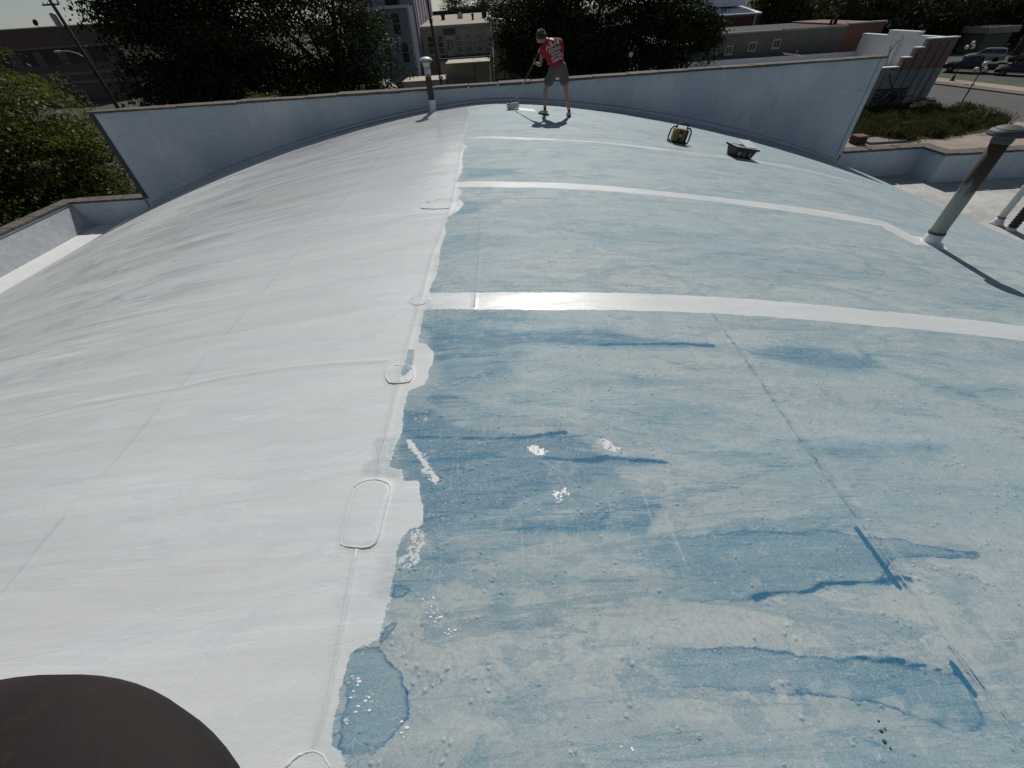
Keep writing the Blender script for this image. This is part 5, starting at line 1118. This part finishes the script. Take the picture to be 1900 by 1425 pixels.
MB().tube([(-1.6, 0, 0), (-1.45, 0, .55), (-1.6, 0, .9), (-1.5, 0, 1.0), (1.4, -.2, 1.0), (1.55, -.2, .9), (1.4, -.2, .5), (1.6, -.2, 0)], .03, 8).build('rail', IRON, t, smooth=True)
t = thing('leaning_post', 'pale leaning wooden post in the weeds near the bed tip', 'post', (41.2, 38.4, .1))
MB().tube([(0, 0, 0), (.25, .1, 1.3)], .07, 8).build('post', paint('pale_wood', (.32, .29, .23), .2, .9), t)
t = thing('leaning_planks', 'two pale planks leaning just behind the coping below the loose dark tree', 'planks', (-8.4, 30, 0))
for dx in (0, .16): MB().tube([(-.7+dx, 0, 3.5), (.28+dx, 0, 6.45)], .045, 6).build('plank', paint('weathered_wood', (.20, .19, .17), .2, .9), t)
t = thing('park_pavilion', 'low grey flat roofed pavilion among the trees beyond the cars', 'pavilion', (83.5, 84, 0))
wbox('wall', t, BG, -2.2, 2.2, 0, 4, 0, 2.6); wbox('roof', t, ROOFG, -2.6, 2.6, -.5, 4.4, 2.602, 3.4)

# ------------------------------------------------------------------ parked cars
TYRE = paint('tyre', (.015, .015, .016), .2, .8); RIM = paint('rim', (.30, .30, .31), .1, .3, 4, 0, .8); CGL = paint('car_glass', (.02, .025, .03), .1, .05, 1, 0, 0, .8)
LAMP = paint('headlamp', (.5, .5, .48), .1, .15); CHR = paint('chrome_trim', (.5, .5, .5), .05, .2, 4, 0, .9); TAIL = paint('tail_lamp', (.25, .01, .01), .1, .3)
def car(name, label, x, y, hd, col, kind, group='cars in the car park'):
    t = thing(name, label, 'car' if kind != 'pickup' else 'pickup truck', (x, y, .015), hd, group)
    PT = paint('car_paint_%d' % int(col[0]*1000+col[2]*77777), col, .06, .22, 2, 0, .3, .6)
    L, Wd = {'sedan': (4.7, 1.8), 'suv': (4.7, 1.88), 'pickup': (5.5, 1.95)}[kind]; h = Wd/2
    if kind == 'sedan':
        body = [(-2.35, .38), (-2.33, .62), (-2.2, .86), (-1.75, .93), (.75, .93), (1.6, .86), (2.2, .70), (2.34, .5), (2.3, .28), (-2.3, .28)]
        cab = [(-1.85, .92), (-1.15, 1.34), (-.6, 1.43), (.1, 1.42), (.55, 1.30), (1.15, .90)]; wx = (-1.38, 1.42); r = .32
    elif kind == 'suv':
        body = [(-2.33, .42), (-2.33, .8), (-2.25, 1.05), (.95, 1.05), (1.7, 1.0), (2.2, .86), (2.35, .6), (2.3, .32), (-2.3, .32)]
        cab = [(-2.28, 1.03), (-2.0, 1.62), (-1.5, 1.70), (-.1, 1.70), (.35, 1.62), (1.15, 1.03)]; wx = (-1.4, 1.42); r = .36
    else:
        body = [(-2.75, .55), (-2.75, 1.08), (.85, 1.10), (2.2, 1.04), (2.65, .92), (2.75, .6), (2.7, .42), (-2.7, .42)]
        cab = [(-1.0, 1.09), (-.8, 1.72), (-.5, 1.80), (.35, 1.79), (.7, 1.70), (1.3, 1.08)]; wx = (-1.7, 1.75); r = .39
    n = len(body); vs = []; fs = []
    cols_ = [(-h, .965, .04), (-h*.93, 1.0, 0), (h*.93, 1.0, 0), (h, .965, .04)]
    for yy, k, dz in cols_:
        for bx, bz in body: vs.append((bx*k, yy, bz*(1-dz)+.02*(dz > 0)))
    for j in range(3):
        for i in range(n): fs.append((j*n+i, j*n+(i+1) % n, (j+1)*n+(i+1) % n, (j+1)*n+i))
    fs += [tuple(range(n))[::-1], tuple(range(3*n, 4*n))]
    bd = MB().add(vs, fs).build('body', PT, t, bevel=.03); bd.data.shade_smooth(); bd.data.set_sharp_from_angle(angle=.55)
    zt = max(z for _, z in cab); zb = min(z for _, z in cab)
    ins = lambda z: h*.95-(z-zb)/(zt-zb)*h*.22
    m_ = len(cab)
    cb = MB().add([(bx, -ins(bz), bz) for bx, bz in cab]+[(bx, ins(bz), bz) for bx, bz in cab], [tuple(range(m_)), tuple(range(2*m_-1, m_-1, -1))]+[(i, i+m_, (i+1) % m_+m_, (i+1) % m_) for i in range(m_)])
    co = cb.build('cabin', PT, t, bevel=.025); co.data.shade_smooth(); co.data.set_sharp_from_angle(angle=.55)
    # glass: side windows each side in two panes, windscreen, rear window
    x0, x1 = cab[0][0], cab[-1][0]
    def edge_x(z, front):
        pts = cab[:3] if not front else cab[::-1][:3]
        for (ax, az), (bx, bz) in zip(pts, pts[1:]):
            if az <= z <= bz: return ax+(bx-ax)*(z-az)/(bz-az)
        return pts[-1][0]
    za, zc = zb+.10, zt-.11; mid = (x0+x1)/2-.1
    for s_ in (-1, 1):
        for a0, a1 in ((edge_x(za, 0)+.14, mid-.04), (mid+.04, edge_x(za, 1)-.16)):
            t0 = max(a0, edge_x(zc, 0)+.1) if a0 < mid-.1 else a0; t1 = min(a1, edge_x(zc, 1)-.08) if a1 > mid else a1
            P_ = [(a0, s_*(ins(za)+.008), za), (a1, s_*(ins(za)+.008), za), (t1, s_*(ins(zc)+.008), zc), (t0, s_*(ins(zc)+.008), zc)]
            Q_ = [(p[0], p[1]-s_*.02, p[2]) for p in P_]
            MB().add(P_+Q_, [(0, 1, 2, 3), (7, 6, 5, 4), (0, 4, 5, 1), (1, 5, 6, 2), (2, 6, 7, 3), (3, 7, 4, 0)]).build('side_window', CGL, t)
    for front in (0, 1):
        sg = 1 if front else -1; xa, xb = edge_x(za, front), edge_x(zc, front)
        P_ = [(xa+sg*.012, -ins(za)+.1, za), (xa+sg*.012, ins(za)-.1, za), (xb+sg*.012, ins(zc)-.1, zc), (xb+sg*.012, -ins(zc)+.1, zc)]
        Q_ = [(p[0]-sg*.02, p[1], p[2]-.01) for p in P_]
        MB().add(P_+Q_, [(0, 1, 2, 3), (7, 6, 5, 4), (0, 4, 5, 1), (1, 5, 6, 2), (2, 6, 7, 3), (3, 7, 4, 0)]).build('windscreen' if front else 'rear_window', CGL, t)
    for wx_ in wx:
        for s_ in (-1, 1):
            MB().lathe((wx_, s_*(h-.07), r), [(r*.55, -.11), (r*.96, -.11), (r, -.07), (r, .07), (r*.96, .11), (r*.6, .11)], 20, Matrix.Rotation(math.pi/2, 3, 'X')).build('wheel', TYRE, t, smooth=True)
            w_ = t.children[-1]
            MB().lathe((wx_, s_*(h-.07), r), [(.0001, s_*-.095), (r*.2, s_*-.10), (r*.55, s_*-.085), (r*.6, s_*-.11)], 14, Matrix.Rotation(math.pi/2, 3, 'X')).build('rim', RIM, w_)
    fx = max(b_[0] for b_ in body); zh = {'sedan': .62, 'suv': .8, 'pickup': .86}[kind]
    for s_ in (-1, 1):
        MB().box((fx-.10, s_*(h-.30), zh), (.16, .36, .13)).build('headlight', LAMP, t, bevel=.02)
        MB().box((-fx+.04, s_*(h-.22), zh+.06), (.1, .22, .22)).build('tail_light', TAIL, t, bevel=.02)
        MB().box((cab[-1][0]-.25, s_*(h+.06), za+.04), (.12, .16, .11)).build('wing_mirror', PT, t, bevel=.02)
    MB().box((fx-.01, 0, zh-.22), (.06, Wd*.7, .14)).build('grille', CHR if kind == 'pickup' else TYRE, t)
    MB().box((0, -h-.003, .34), (3.0, .03, .07)).build('sill_trim', CHR, t); MB().box((0, h+.003, .34), (3.0, .03, .07)).build('sill_trim', CHR, t)
    if kind == 'pickup': MB().bb(-2.6, -1.1, -h*.85, h*.85, 1.085, 1.11).build('bed_cover', TYRE, t)
    return t
HD = math.atan2(3.6, -1.6)
car('pickup_truck', 'black pickup parked nearest the stepped building', 64.6, 66.4, math.atan2(4.0, -3.2), (.012, .015, .02), 'pickup')
car('sedan', 'dark navy sedan parked at the right edge beside the grass', 67.0, 61.6, math.atan2(3.4, -2.4), (.012, .016, .03), 'sedan')
car('silver_suv', 'silver sport utility vehicle in the second row behind the pickup', 73.8, 74.4, math.atan2(3.2, -3.0), (.30, .31, .32), 'suv')
car('dark_suv', 'dark maroon sport utility vehicle behind the navy sedan', 76.0, 69.4, math.atan2(3.2, -3.0), (.025, .014, .018), 'suv')
car('grey_suv', 'mid grey car cut by the right edge in the back row', 84.5, 71.0, math.atan2(3.2, -3.0), (.14, .15, .16), 'suv')
